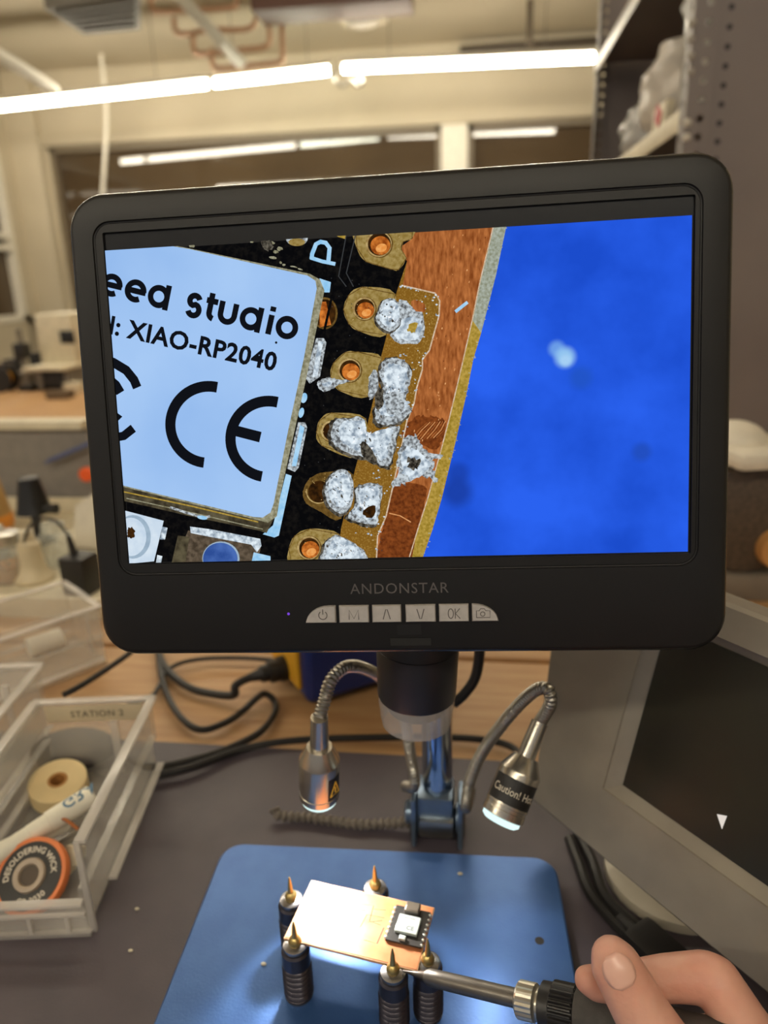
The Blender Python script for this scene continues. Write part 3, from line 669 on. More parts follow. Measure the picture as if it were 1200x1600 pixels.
# ---- gooseneck lamps
M_goose = mat('gooseneck_metal', (150, 146, 138), .3, metal=.9)
M_lamp = mat('lamp_chrome', (176, 170, 160), .24, metal=.9)
M_lens_e = emit('led_lens', (214, 242, 240), 1.25)
M_sleeve = mat('black_label', (18, 17, 17), .5); M_print = mat('label_print', (196, 188, 172), .5); M_warn = mat('label_yellow', (214, 176, 60), .5)
def corr(L): return .0031 + .0003 * math.sin(L * 2 * PI / .0019)
def dense(pts):
    P0 = smooth(pts, 40); out = [P0[0]]; acc = 0
    for a, b in zip(P0, P0[1:]):
        d = (b - a).length; n = max(1, int(d / .0003))
        out += [a.lerp(b, (i + 1) / n) for i in range(n)]
    return out
def lamp(neck, top, bot, r, label, sticker):
    g = obj('gooseneck', MB().tube(dense(neck), .003, n=10, sub=1, rfun=corr), M_goose, MS)
    g['label'] = 'corrugated metal gooseneck of the ' + label
    ax = (bot - top).normalized(); L = (bot - top).length
    hd = obj('lamp_head', MB().lathe(top, ax, [(-.018, .0032), (-.018, .0042), (0, .0046), (0, .0062), (L * .24, r * .98), (L * .27, r), (L * .80, r), (L * .81, r * .97), (L * .86, r * .97), (L * .87, r), (L * .97, r), (L * .985, r * .93), (L * .96, r * .88)], 32), M_lamp, MS, sharp=18)
    hd['label'] = 'chrome lamp head of the ' + label
    obj('lens', MB().lathe(top, ax, [(L * .955, r * .9), (L * 1.05, r * .9), (L * 1.09, r * .75), (L * 1.1, r * .4)], 28), M_lens_e, hd)
    # sticker: curved patch on the side facing the viewer
    tv = (CAM - top); tv = (tv - ax * tv.dot(ax)).normalized(); sd = ax.cross(tv)
    mb = MB(); a0, a1, s0, s1 = sticker[:4]; N = 16; rows = []
    def C_(a, s, k=1.012): return top + ax * (L * s) + (tv * math.cos(a) + sd * math.sin(a)) * (r * k)
    for i in range(N):
        b0 = a0 + (a1 - a0) * i / N; b1 = a0 + (a1 - a0) * (i + 1) / N
        mb.bm.faces.new([mb.bm.verts.new(C_(*q)) for q in ((b0, s0), (b1, s0), (b1, s1), (b0, s1))])
    if sticker[4] == 'tri':
        m_, h_ = (a0 + a1) / 2, (s1 - s0)
        for P_ in ([(m_ - .3, s1 - h_ * .2), (m_, s0 + h_ * .2), (m_ + .3, s1 - h_ * .2), (m_ - .3, s1 - h_ * .2)], [(m_, s0 + h_ * .45), (m_, s0 + h_ * .68)]):
            for i in range(len(P_) - 1):
                a, b = V(C_(*P_[i], 1.03)), V(C_(*P_[i + 1], 1.03))
                mb.tube([a, b], .00035, n=6, mi=1, sub=1)
    else:
        tm = text_mesh(sticker[4], 1.0, .01, 'CENTER'); xs = [v.co.x for v in tm.vertices]
        wdt = max(xs) - min(xs); k = (a1 - a0) * .86 / wdt; hmid = .34
        for v in tm.vertices:
            aa = (a0 + a1) / 2 + sticker[5] * v.co.x * k; ss = (s0 + s1) / 2 - (v.co.y - hmid) * k * r / L * 1.25
            v.co = C_(aa, ss, 1.03)
        mb.add_mesh(tm, Matrix.Identity(4), 2)
    obj('sticker', mb, [M_sleeve, M_warn, M_print], hd, recalc=False)
    return top, bot, ax
# left lamp
YLm = -.048
lt = aty(499, 1166, YLm); lb_ = aty(499, 1243, YLm + .004)
tipL = lt + (lt - lb_).normalized() * .018
neckL = [V((PX - .02, PY + .004, .03)), aty(648, 1225, .012), aty(640, 1170, .014), aty(628, 1110, .01), aty(602, 1066, -.004), aty(572, 1046, -.020), aty(542, 1042, -.033), aty(518, 1062, -.042), aty(507, 1095, -.046), tipL]
lamp(neckL, lt, lb_, .0101, 'left lamp', (-1.25, -.45, .42, .84, 'tri'))
# right lamp
rt = aty(822, 1182, -.03); rb_ = aty(784, 1276, -.045)
tipR = rt + (rt - rb_).normalized() * .018
neckR = [V((PX + .02, PY + .004, .03)), aty(728, 1262, .008), aty(733, 1225, .006), aty(752, 1178, .0), aty(786, 1130, -.008), aty(818, 1094, -.016), aty(842, 1076, -.022), aty(857, 1079, -.026), aty(860, 1100, -.027), tipR]
lamp(neckR, rt, rb_, .0105, 'right lamp', (-1.35, 1.1, .36, .76, 'Caution! Hot', -1))
# the light of the two lamps
def spot(p, tgt, wt, ang, name):
    ld = bpy.data.lights.new(name, 'SPOT'); ld.energy = wt; ld.spot_size = math.radians(ang); ld.spot_blend = .55; ld.shadow_soft_size = .006
    ld.color = (1.0, .97, .90); o = bpy.data.objects.new(name, ld); COL.objects.link(o); o.location = p - rootloc(MS)
    o.rotation_euler = (tgt - p).to_track_quat('-Z', 'Y').to_euler(); o.parent = MS
axl = (lb_ - lt).normalized()
spot(lb_ + axl * .003, atz(528, 1452, .045), LED_L * 5, 92, 'left_lamp_light')
axr = (rb_ - rt).normalized()
spot(rb_ + axr * .003, rb_ + V((.012, -.03, -.08)), LED_L * .45, 80, 'right_lamp_light')

# ------------------------------------------------------------------ picture on the screen (flat print that glows)
SM = []; SI = {}
def sm(name, *a, **k):
    if name not in SI: SI[name] = len(SM); SM.append(emit('screen_' + name, *a, **k))
    return SI[name]
sm('board', (9, 9, 11), c2=(24, 22, 20), scale=500, lo=.45, hi=.75)
sm('blue', (27, 76, 204), c2=(42, 98, 240), scale=34, lo=.3, hi=.7)
sm('bluespot', (108, 160, 226), c2=(170, 205, 235), scale=600)
sm('bluedark', (28, 66, 176), c2=(24, 62, 168), scale=60)
sm('edge_pale', (136, 140, 118), c2=(172, 180, 168), scale=900)
sm('edge_must', (150, 124, 40), c2=(186, 156, 72), scale=900)
sm('rimline', (220, 200, 180), c2=(190, 160, 120), scale=900)
sm('copper', (128, 66, 27), c2=(192, 118, 64), scale=520, stretch=(1.7, .45, .45, -.24), lo=.3, hi=.72)
sm('copper_hi', (214, 146, 88), c2=(228, 168, 112), scale=500)
sm('copper_dark', (88, 40, 16), c2=(140, 74, 32), scale=700, lo=.3, hi=.7)
sm('trench', (130, 92, 30), c2=(170, 134, 64), scale=1500, lo=.5, hi=.75)
sm('gold', (136, 112, 52), c2=(166, 144, 88), scale=700)
sm('gold_rim', (196, 172, 116), c2=(150, 120, 70), scale=600)
sm('gold_dark', (84, 62, 26), c2=(120, 92, 44), scale=700)
sm('hole', (140, 66, 18), c2=(218, 128, 52), scale=480, lo=.35, hi=.65)
sm('hole_hot', (226, 140, 62), c2=(240, 170, 96), scale=700)
sm('sparkle', (246, 250, 254))
sm('hole_dark', (34, 20, 8), c2=(70, 42, 14), scale=500)
sm('solder', (136, 152, 168), c2=(226, 238, 246), scale=480, lo=.36, hi=.6)
sm('solder_mid', (92, 94, 96), c2=(200, 210, 216), scale=900, lo=.36, hi=.62)
sm('solder_dark', (38, 34, 28), c2=(110, 104, 92), scale=800, lo=.4, hi=.65)
sm('card', (150, 188, 238), c2=(170, 204, 246), scale=14)
sm('ink', (16, 18, 24))
sm('can_edge', (120, 116, 88), c2=(166, 164, 140), scale=800)
sm('can_side', (52, 46, 34), c2=(96, 88, 66), scale=260)
sm('cyan', (140, 196, 236), c2=(176, 216, 244), scale=400)
sm('trace', (58, 60, 62))
sm('white', (196, 214, 232), c2=(214, 228, 240), scale=200)
sm('white_ring', (164, 186, 204), c2=(150, 172, 192), scale=300)
sm('brown', (66, 56, 44), c2=(104, 90, 74), scale=500)
sm('btnblue', (46, 78, 150), c2=(74, 108, 180), scale=160)
scr = MB(); LAY = [0.0]
U0, U1, W0, W1 = -108.8, 108.8, -60.8, 60.8
def lay(): LAY[0] += .0025; return -.27 + LAY[0]
def clipped(build):
    """build flat geometry in a scratch mesh (u,v,n in mm), clip to the lit rectangle, append"""
    t = MB(); build(t); bm = t.bm
    for co, no in (((U0, 0, 0), (-1, 0, 0)), ((U1, 0, 0), (1, 0, 0)), ((0, W0, 0), (0, -1, 0)), ((0, W1, 0), (0, 1, 0))):
        bmesh.ops.bisect_plane(bm, geom=bm.verts[:] + bm.edges[:] + bm.faces[:], plane_co=co, plane_no=no, clear_outer=True)
    for v in bm.verts: v.co = sp(v.co.x, v.co.y, v.co.z)
    me = bpy.data.meshes.new('tmp'); bm.to_mesh(me); bm.free(); scr.bm.from_mesh(me); bpy.data.meshes.remove(me)
def poly(pts, mname, mm=False):
    z = lay(); uv = pts if mm else [spx(x, y) for x, y in pts]
    def b(t):
        vs = [t.bm.verts.new((u, v, z)) for u, v in uv]
        for tri in tessellate_polygon([[V((u, v, 0)) for u, v in uv]]):
            try: t.bm.faces.new([vs[i] for i in tri]).material_index = SI[mname]
            except ValueError: pass
    clipped(b)
def ell(x, y, rx, ry, mname, rot=0, n=28, jit=0.0, a0=0, a1=360):
    r = math.radians(rot); P_ = []
    for i in range(n):
        a = math.radians(a0 + (a1 - a0) * i / n); k = 1 + random.uniform(-jit, jit)
        u, v = rx * k * math.cos(a), ry * k * math.sin(a); P_.append((x + u * math.cos(r) - v * math.sin(r), y + u * math.sin(r) + v * math.cos(r)))
    poly(P_, mname)
def rough(pts, mname, sub=5, amp=1.6):
    """smooth closed outline through pts with small jags"""
    n = len(pts); out = []
    for i in range(n):
        p0, p1, p2, p3 = (V((*pts[(i + k) % n], 0)) for k in (-1, 0, 1, 2))
        for k in range(sub):
            t = k / sub; q = 0.5 * ((2 * p1) + (p2 - p0) * t + (2 * p0 - 5 * p1 + 4 * p2 - p3) * t * t + (3 * p1 - p0 - 3 * p2 + p3) * t ** 3)
            out.append((q.x + random.uniform(-amp, amp), q.y + random.uniform(-amp, amp)))
    poly(out, mname)
def line(pts, wpx, mname):
    z = lay(); uv = [spx(x, y) for x, y in pts]
    clipped(lambda t: stroke(t, uv, wpx * .243, lambda u, v, n: V((u, v, n)), z, SI[mname]))
random.seed(3)
poly([(U0 - 1, W0 - 1), (U1 + 1, W0 - 1), (U1 + 1, W1 + 1), (U0 - 1, W1 + 1)], 'board', True)
edgeR = [(793, 345), (775, 430), (752, 520), (740, 560), (728, 620), (712, 690), (690, 780), (675, 830), (659, 876)]
edgeL = [(773, 345), (750, 440), (738, 500), (722, 570), (703, 650), (690, 700), (668, 780), (652, 830), (638, 876)]
poly(edgeR + [(1090, 880), (1090, 325)], 'blue')
# soft out-of-focus specks in the blue, part of the shown picture
_nt = SM[SI['blue']].node_tree; _n, _l = _nt.nodes, _nt.links; _em = _n['Emission']; _src = _em.inputs[0].links[0].from_socket
_tc = _n.new('ShaderNodeTexCoord')
for x, y, rad, colr, amt in ((714, 768, 8.5, (26, 62, 165), .9), (1003, 706, 5, (34, 78, 190), .9), (908, 590, 6, (34, 84, 196), .8), (716, 740, 6, (26, 62, 165), .7), (870, 545, 4.2, (120, 172, 235), .75), (883, 558, 5.2, (150, 200, 240), .95), (884, 563, 3, (170, 210, 245), .8)):
    uu, vv = spx(x, y); pt = sp(uu, vv, -.2) - rootloc(MS)
    di = _n.new('ShaderNodeVectorMath'); di.operation = 'DISTANCE'; _l.new(_tc.outputs['Object'], di.inputs[0]); di.inputs[1].default_value = pt
    mr = _n.new('ShaderNodeMapRange'); mr.interpolation_type = 'SMOOTHSTEP'
    mr.inputs[1].default_value = rad * .0003; mr.inputs[2].default_value = rad * .001; mr.inputs[3].default_value = amt; mr.inputs[4].default_value = 0
    _l.new(di.outputs['Value'], mr.inputs[0])
    mx = _n.new('ShaderNodeMix'); mx.data_type = 'RGBA'; _l.new(mr.outputs[0], mx.inputs['Factor']); _l.new(_src, mx.inputs['A']); mx.inputs['B'].default_value = (*lin(colr), 1); _src = mx.outputs['Result']
_l.new(_src, _em.inputs[0])
poly(edgeL[:3] + edgeR[:3][::-1], 'edge_pale'); poly(edgeL[2:] + edgeR[2:][::-1], 'edge_must')
cuL = [(644, 352), (645, 372), (627, 385), (629, 398), (636, 408), (629, 446), (680, 458), (687, 470), (686, 493), (671, 547), (660, 562), (660, 577), (651, 606), (647, 630), (636, 657), (629, 690), (620, 732), (614, 759), (603, 807), (590, 837), (588, 876)]
bdR = [(636, 408), (620, 455), (602, 532), (594, 562), (584, 621), (572, 672), (555, 732), (533, 825), (526, 876)]
poly(bdR + cuL[5:][::-1], 'trench')
poly(cuL + edgeL[::-1], 'copper')
rough([(636, 660), (630, 690), (660, 697), (686, 698), (696, 660), (680, 652), (658, 650)], 'copper_dark', 6, 2.5)
for _k in range(9): line([(642 + _k * 5, 688 - _k * .5), (654 + _k * 5, 672), (668 + _k * 4, 660 - _k * .3)], 1.1, 'copper_hi' if _k % 2 else 'copper')
rough([(616, 760), (604, 806), (594, 840), (592, 880), (638, 880), (650, 836), (662, 790), (664, 760)], 'copper_dark', 6, 1.2)
line([(608, 802), (625, 806), (642, 816)], 1.6, 'copper_hi')
line(edgeL, 1.8, 'rimline'); line(cuL[5:], 2.2, 'rimline')
random.seed(11)
for i in range(170):        # bright flecks in the trench and along its border
    k = random.randrange(5, len(cuL) - 1); t_ = random.random(); f = random.uniform(-.02, .6)
    a = V(cuL[k]).lerp(V(cuL[k + 1]), t_); b = min(bdR, key=lambda q: abs(q[1] - a.y)); q = a.lerp(V((b[0], a.y)), max(0, f)) + V((random.uniform(-3, 4), 0))
    ell(q.x, q.y, random.uniform(.7, 2.2), random.uniform(.7, 1.6), 'solder' if i % 3 else 'gold_rim', n=7)
for i in range(60):
    k = random.randrange(0, len(edgeL) - 1); q = V(edgeR[k]).lerp(V(edgeR[k + 1]), random.random()); ell(q.x + random.uniform(-4, 2), q.y, random.uniform(.6, 1.8), .9, 'edge_pale', n=6)
for i in range(90):
    k = random.randrange(0, len(edgeL) - 1); q = V(edgeL[k]).lerp(V(edgeL[k + 1]), random.random()); q = q + V((-random.uniform(4, 90), 0))
    if q.x > 645 and q.y < 690 and q.x > 690 - (q.y - 460) * .2: ell(q.x, q.y, random.uniform(.5, 1.1), random.uniform(.8, 2.6), 'copper_hi' if i % 3 else 'copper_dark', rot=14, n=6)
# pads
def pad(pts, hx, hy, hr, hm, rim='gold_rim', body='gold'):
    rough(pts, body, 4, .5); line([*pts, pts[0]], 1.4, 'gold_dark')
    ell(hx, hy, hr + 3.4, hr + 3.4, 'gold_dark'); ell(hx - .8, hy - .8, hr + 2, hr + 2, rim); ell(hx, hy, hr, hr, 'hole_dark')
    ell(hx + 1.5, hy + 2.2, hr * .86, hr * .82, hm)
    if hm == 'hole': ell(hx + 3, hy + 6, hr * .5, hr * .36, 'hole_hot', rot=-20)
    line(arc(hx - .8, hy - .8, hr + 1.8, 60, 190, 14), 1.6, 'gold_rim')
    for _ in range(14):
        q = pts[random.randrange(len(pts))]; k_ = random.uniform(.3, .95); cx_ = sum(p_[0] for p_ in pts) / len(pts); cy_2 = sum(p_[1] for p_ in pts) / len(pts)
        ell(cx_ + (q[0] - cx_) * k_, cy_2 + (q[1] - cy_2) * k_, .9, .7, 'gold_rim', n=6)
pad([(556, 350), (558, 388), (572, 409), (611, 421), (623, 422), (635, 404), (627, 390), (630, 378), (644, 373), (645, 345)], 593, 382, 18, 'hole')
pad([(618, 460), (566, 449), (545, 462), (537, 484), (545, 506), (560, 517), (603, 524)], 570, 483, 15.5, 'hole')
pad([(597, 560), (560, 550), (540, 551), (521, 568), (517, 589), (530, 610), (576, 620)], 547, 579, 16, 'hole')
pad([(572, 654), (518, 645), (500, 657), (495, 675), (503, 696), (560, 714)], 519, 674, 14, 'hole_dark')
pad([(552, 741), (509, 738), (485, 747), (474, 768), (479, 786), (500, 798), (533, 810)], 499, 768, 17, 'hole_dark', 'gold_dark', 'gold_dark')
pad([(530, 834), (485, 826), (461, 837), (452, 857), (456, 880), (530, 880)], 484, 856, 16, 'hole')
ell(508, 490, 20, 25, 'gold_dark'); ell(508, 490, 17, 22, 'hole_dark'); poly([(500, 472), (510, 472), (518, 508), (500, 512)], 'hole')
# solder
def blob(pts, amp=1.5):
    cx = sum(p[0] for p in pts) / len(pts); cy = sum(p[1] for p in pts) / len(pts)
    rough([(cx + (x - cx) * 1.07 - 2, cy + (y - cy) * 1.07 + 2) for x, y in pts], 'solder_dark', 5, amp)
    rough(pts, 'solder_mid', 5, amp); rough([(cx + (x - cx) * .8 + 1, cy + (y - cy) * .8 - 2) for x, y in pts], 'solder', 5, amp * 1.4)
    for i_ in range(26):
        q = pts[random.randrange(len(pts))]; q2 = pts[random.randrange(len(pts))]; k_ = random.uniform(.1, .9); k2 = random.uniform(.5, 1)
        x_ = cx + ((q[0] - cx) * k2 + (q2[0] - cx) * (1 - k2)) * k_; y_ = cy + ((q[1] - cy) * k2 + (q2[1] - cy) * (1 - k2)) * k_
        if i_ % 3: ell(x_, y_, random.uniform(.8, 3.2), random.uniform(.6, 1.6), 'sparkle' if i_ % 2 else 'solder_mid', rot=random.uniform(0, 180), n=8, jit=.3)
        else: ell(x_ - 2, y_ + 3, random.uniform(.8, 3.6), random.uniform(.6, 1.6), 'solder_dark', rot=random.uniform(20, 70), n=8, jit=.3)
rough([(623, 469), (644, 478), (663, 493), (654, 538), (611, 529), (620, 505)], 'solder_mid', 5, 2)
rough([(626, 500), (658, 500), (650, 532), (616, 526)], 'solder', 5, 2)
rough([(643, 470), (664, 475), (662, 488), (646, 484)], 'copper', 4, 1); rough([(640, 506), (652, 506), (648, 520), (638, 518)], 'edge_must', 4, 2)
blob([(592, 486), (600, 470), (616, 468), (627, 482), (626, 505), (612, 518), (598, 514), (588, 500)], .7)
blob([(599, 566), (620, 559), (642, 575), (638, 606), (634, 630), (644, 640), (623, 660), (593, 662), (586, 640), (600, 610), (594, 590)], 2)
rough([(600, 618), (626, 612), (632, 640), (610, 648)], 'solder_mid', 5, 2); rough([(585, 600), (596, 610), (600, 632), (588, 640)], 'solder_dark', 4, 1)
rough([(578, 590), (590, 580), (588, 615), (576, 622)], 'solder_mid', 5, 2)
blob([(524, 657), (545, 653), (569, 654), (574, 676), (600, 672), (623, 666), (616, 700), (608, 729), (585, 720), (556, 711), (530, 700), (518, 685)], 1.8)
rough([(566, 690), (580, 700), (590, 722), (568, 714)], 'solder_dark', 5, 1)
blob([(557, 762), (580, 755), (597, 760), (594, 795), (587, 819), (560, 815), (543, 806), (556, 790)], 1.6)
rough([(570, 795), (586, 790), (584, 808), (570, 806)], 'hole_dark', 4, 1.5)
blob([(513, 750), (528, 734), (546, 738), (553, 762), (548, 792), (532, 802), (514, 788), (508, 768)], .8)
blob([(515, 842), (530, 836), (560, 852), (574, 868), (570, 884), (505, 884), (506, 858)], 1.2)
rough([(632, 687), (648, 680), (662, 700), (690, 712), (676, 722), (682, 752), (660, 744), (632, 756), (612, 758), (624, 735), (620, 712)], 'solder_mid', 6, 3.2)
rough([(636, 700), (656, 706), (672, 722), (664, 740), (640, 746), (628, 730)], 'solder', 6, 4)
rough([(640, 715), (655, 718), (652, 732), (640, 730)], 'solder_dark', 5, 3)
poly([(710, 486), (729, 471), (732, 475), (713, 490)], 'cyan')
rough([(497, 598), (512, 590), (530, 594), (547, 595), (530, 602), (512, 612), (500, 608)], 'solder_mid', 5, 1.2); rough([(503, 600), (520, 596), (515, 606)], 'solder', 4, 1)
random.seed(5)
for i in range(60): ell(random.uniform(470, 600), random.uniform(420, 860), .8, .8, 'trace', n=6)
# shield can with its white card
line([(520, 462), (505, 530), (487, 615), (470, 690), (452, 760), (432, 830)], 4, 'board')
poly([(448, 740), (457, 743), (437, 836), (430, 839), (412, 834), (428, 820)], 'cyan')
poly([(495, 529), (507, 529), (511, 536), (501, 589), (485, 600), (478, 590)], 'solder_mid'); poly([(499, 533), (506, 535), (497, 588), (489, 590)], 'solder')
poly([(467, 660), (478, 660), (481, 668), (468, 730), (462, 737), (450, 732)], 'solder_mid'); poly([(470, 664), (477, 668), (464, 728), (457, 728)], 'cyan')
ell(476, 622, 5, 8, 'cyan', rot=14); ell(472, 645, 4, 8, 'cyan', rot=14)
poly([(500, 436), (518, 442), (516, 458), (508, 458)], 'cyan')
poly([(155, 738), (198, 757), (408, 808), (432, 804), (418, 832), (405, 828), (300, 806), (195, 782), (155, 775)], 'can_side')
line([(196, 768), (300, 790), (405, 815)], 2.2, 'edge_must'); line([(200, 778), (300, 800), (412, 826)], 1.6, 'can_edge')
poly([(270, 384), (300, 390), (485, 429), (501, 438), (508, 455), (480, 590), (440, 770), (434, 806), (420, 816), (405, 812), (198, 761), (155, 748), (155, 380)], 'can_edge')
poly([(150, 380), (271, 386), (300, 391), (482, 432), (494, 440), (496, 452), (476, 560), (452, 670), (429, 786), (424, 800), (412, 808), (398, 807), (198, 759), (150, 746)], 'card')
# bottom left parts
poly([(150, 786), (201, 798), (258, 813), (243, 876), (150, 885)], 'white'); ell(210, 838, 28, 34, 'white_ring'); ell(207, 838, 24, 30, 'white')
ell(207, 832, 6, 9, 'hole_dark', jit=.2); poly([(256, 822), (264, 824), (260, 842), (252, 842)], 'solder'); poly([(248, 866), (256, 868), (254, 878), (246, 878)], 'solder')
poly([(296, 828), (400, 848), (410, 850), (404, 876), (275, 880)], 'brown'); poly([(280, 836), (298, 838), (292, 876), (270, 880)], 'can_side')
poly([(299, 822), (330, 826), (408, 841), (410, 852), (403, 862), (394, 850), (330, 838), (300, 832)], 'solder'); poly([(398, 862), (424, 868), (424, 878), (394, 880)], 'cyan')
ell(347, 872, 29, 27, 'white_ring'); ell(346, 872, 27, 25, 'btnblue')
line([(268, 792), (292, 800), (320, 808), (330, 806)], 4, 'solder_mid'); ell(318, 808, 8, 3, 'cyan', rot=10)
# traces and small parts at the top
for P_ in ([(542, 368), (530, 433), (542, 449)], [(557, 366), (542, 428), (553, 449)]): line(P_, 1.6, 'trace')
ell(465, 374, 17, 12, 'solder_mid'); ell(465, 380, 13, 6, 'gold'); poly([(508, 360), (543, 358), (540, 375), (530, 372)], 'edge_must')
for x, y in ((395, 379), (415, 384), (424, 380), (432, 395), (438, 390), (428, 404), (440, 412), (460, 418), (470, 422), (445, 415), (302, 385)): ell(x, y, random.uniform(2, 7), random.uniform(1, 3.5), 'can_edge', rot=12, jit=.3, n=9)
rough([(408, 380), (424, 378), (428, 390), (416, 392)], 'solder_dark', 4, 2)
# --- lettering: strokes in a letter box with x-height 1, mapped along the photographed baseline
def baseline(p, q, xh):
    """p,q pixel ends of the baseline; xh = pixel height of an x in the picture"""
    a = V(spx(*p)); b = V(spx(*q)); ex = (b - a).normalized(); ey = V((-ex.y, ex.x))
    return a, ex, ey, (b - a).length
def pen(strokes, a, ex, ey, s, wd, mname='ink'):
    z = lay()
    def b(t):
        for st_ in strokes: stroke(t, [tuple(a + ex * (x * s) + ey * (y * s)) for x, y in st_], wd, lambda u, v, n: V((u, v, n)), z, SI[mname])
    clipped(b)
def glyph(c):
    o = [arc(.5, .5, .5, 0, 366, 40)]
    if c == 'e': return [arc(.5, .5, .5, 0, 305, 28), [(.02, .5), (1.13, .5)]], 1.06
    if c == 'o': return o, 1.06
    if c == 'd': return o + [[(1.0, -.19), (1.0, 1.26)]], 1.12
    if c == 'u': return [[(.08, 1.13), (.08, .45)] + arc(.5, .42, .42, 180, 360, 16) + [(.92, 1.13)]], 1.05
    if c == 't': return [[(.3, 1.42), (.3, .35)] + arc(.62, .3, .32, 180, 262, 8), [(.02, .97), (.72, .97)]], .72
    if c == 'i': return [[(.1, -.13), (.1, 1.0)], [(.1, 1.2), (.1, 1.48)]], .3
    if c == 's': return [arc(.44, .75, .3, 20, 250, 14) + arc(.46, .23, .33, 75, -160, 14)], .86
    return [], .35
a, ex, ey, L = baseline((212, 469), (447, 526), 39)
word = 'eed studio'; s = 8.1; adv = [glyph(c)[1] + .20 for c in word]; tot = sum(adv) - .2
a_end = V(spx(464, 530)); s = L / (sum(adv[1:]) - .2 - 1.06) ; s = min(max(s, 6), 11)
# the second letter e is centred on pixel 212, the last o on pixel 447
s = 6.5
for c, xp in zip('eedstudio', (175, 212, 248, 303, 328, 355, 391, 421, 447)):
    ctr_ = {'e': .5, 'd': .5, 's': .45, 't': .33, 'u': .5, 'i': .1, 'o': .5}[c]
    q = V(spx(xp, 469 + (xp - 212) * .238)); x = (q - a).dot(ex) / s - ctr_
    pen([[(x + u, v) for u, v in st_] for st_ in glyph(c)[0]], a, ex, ey, s, 2.2)
def put_text(tx, p, q, bold, fit=True):
    a = V(spx(*p)); b = V(spx(*q)); ex = (b - a).normalized(); ey = V((-ex.y, ex.x)); me = text_mesh(tx, 1, bold, 'LEFT', 1.06)
    xs = [v.co.x for v in me.vertices]; k = (b - a).length / (max(xs) - min(xs)); x0 = min(xs); z = lay()
    def bld(t):
        M = Matrix(((ex.x * k, ey.x * k, 0, a.x - ex.x * k * x0), (ex.y * k, ey.y * k, 0, a.y - ex.y * k * x0), (0, 0, 1, z), (0, 0, 0, 1)))
        t.add_mesh(me, M, SI['ink'])
    clipped(bld)
put_text('Model: XIAO-RP2040', (85, 501.5), (431, 580), .028)
def arcpx(cx, cy, r, a0, a1, wpx, n=30, ry=None):
    line(arc(cx, cy, r, a0, a1, n, ry), wpx, 'ink')
# CE mark and the arcs of the radio mark (pixel centres on the photographed card)
arcpx(328, 663.5, 59.5, 97, 283, 17, 40); arcpx(421, 686, 59, 100, 284, 17, 40); line([(364, 671.5), (408.5, 683)], 17, 'ink')
line([(150, 560), (165, 562), (180, 567), (200, 579), (212, 594), (217, 606)], 15, 'ink'); line([(150, 584), (170, 590), (184, 602), (191, 614)], 15, 'ink')
line([(180, 684), (196, 681), (211, 669)], 14, 'ink'); poly([(183, 643), (194, 651), (186, 659)], 'ink'); ell(433, 536, 2, 2, 'ink', n=8)
line([(486, 404), (505, 410), (525, 414)], 5.5, 'cyan'); line([(488, 406), (489, 398), (495, 383), (502, 379.5), (510, 381), (516, 389), (514, 412)], 6.5, 'cyan')
o = obj('lit_picture', scr, SM, HS, recalc=False); o['label'] = 'lit magnified picture of solder joints, white shield can and blue background'

# ================================================================== BOARD, PILLARS, IRON
BZ = .0445
qb = [atz(493, 1377, BZ), atz(690, 1421, BZ), atz(640, 1513, BZ), atz(437, 1463, BZ)]
# square the photographed corners up into a true rectangle
cb = sum(qb, V()) / 4; bu = ((qb[1] - qb[0]) + (qb[2] - qb[3])).normalized(); bv = V((-bu.y, bu.x, 0))
BWd = ((qb[1] - qb[0]).length + (qb[2] - qb[3]).length) / 2; BHt = ((qb[0] - qb[3]).length + (qb[1] - qb[2]).length) / 2
def bp(u, v, n=0): return cb + bu * (u * BWd / 2) + bv * (v * BHt / 2) + V((0, 0, n))
def bpm(u, v, n=0): return cb + bu * u + bv * v + V((0, 0, n))
PB = thing('copper_circuit_board', 'copper clad circuit board held up on five spiked pillars', 'circuit board', (cb.x, cb.y, BZ - .0016))
M_cu = mat('board_copper', (206, 128, 84), .36, metal=.45, c2=(220, 146, 104), scale=120)
obj('substrate', MB().prism([bp(-1, -1, -.0016), bp(1, -1, -.0016), bp(1, 1, -.0016), bp(-1, 1, -.0016)], (0, 0, .0014)), mat('board_edge', (196, 150, 110), .5), PB)
obj('copper_layer', MB().prism([bp(-.985, -.97, -.0002), bp(.985, -.97, -.0002), bp(.985, .97, -.0002), bp(-.985, .97, -.0002)], (0, 0, .0002)), M_cu, PB)
mb = MB(); TT = lambda u, v, n: bp(u, v, n)
for P_ in ([(-.15, .55), (.1, .62), (.12, .1), (.3, .05)], [(.32, .3), (.05, .28), (.02, -.15), (-.05, -.2)], [(.36, .0), (.34, -.52), (.14, -.5)], [(-.7, .75), (-.55, .5), (-.5, .8)], [(-.3, .6), (-.2, .3), (.0, .4)], [(.3, .55), (.12, .5)], [(.3, .2), (.1, .05)]):
    stroke(mb, P_, .02, TT, .00006, 0)
obj('milled_trace', mb, mat('milled_line', (96, 62, 38), .6), PB, recalc=False)
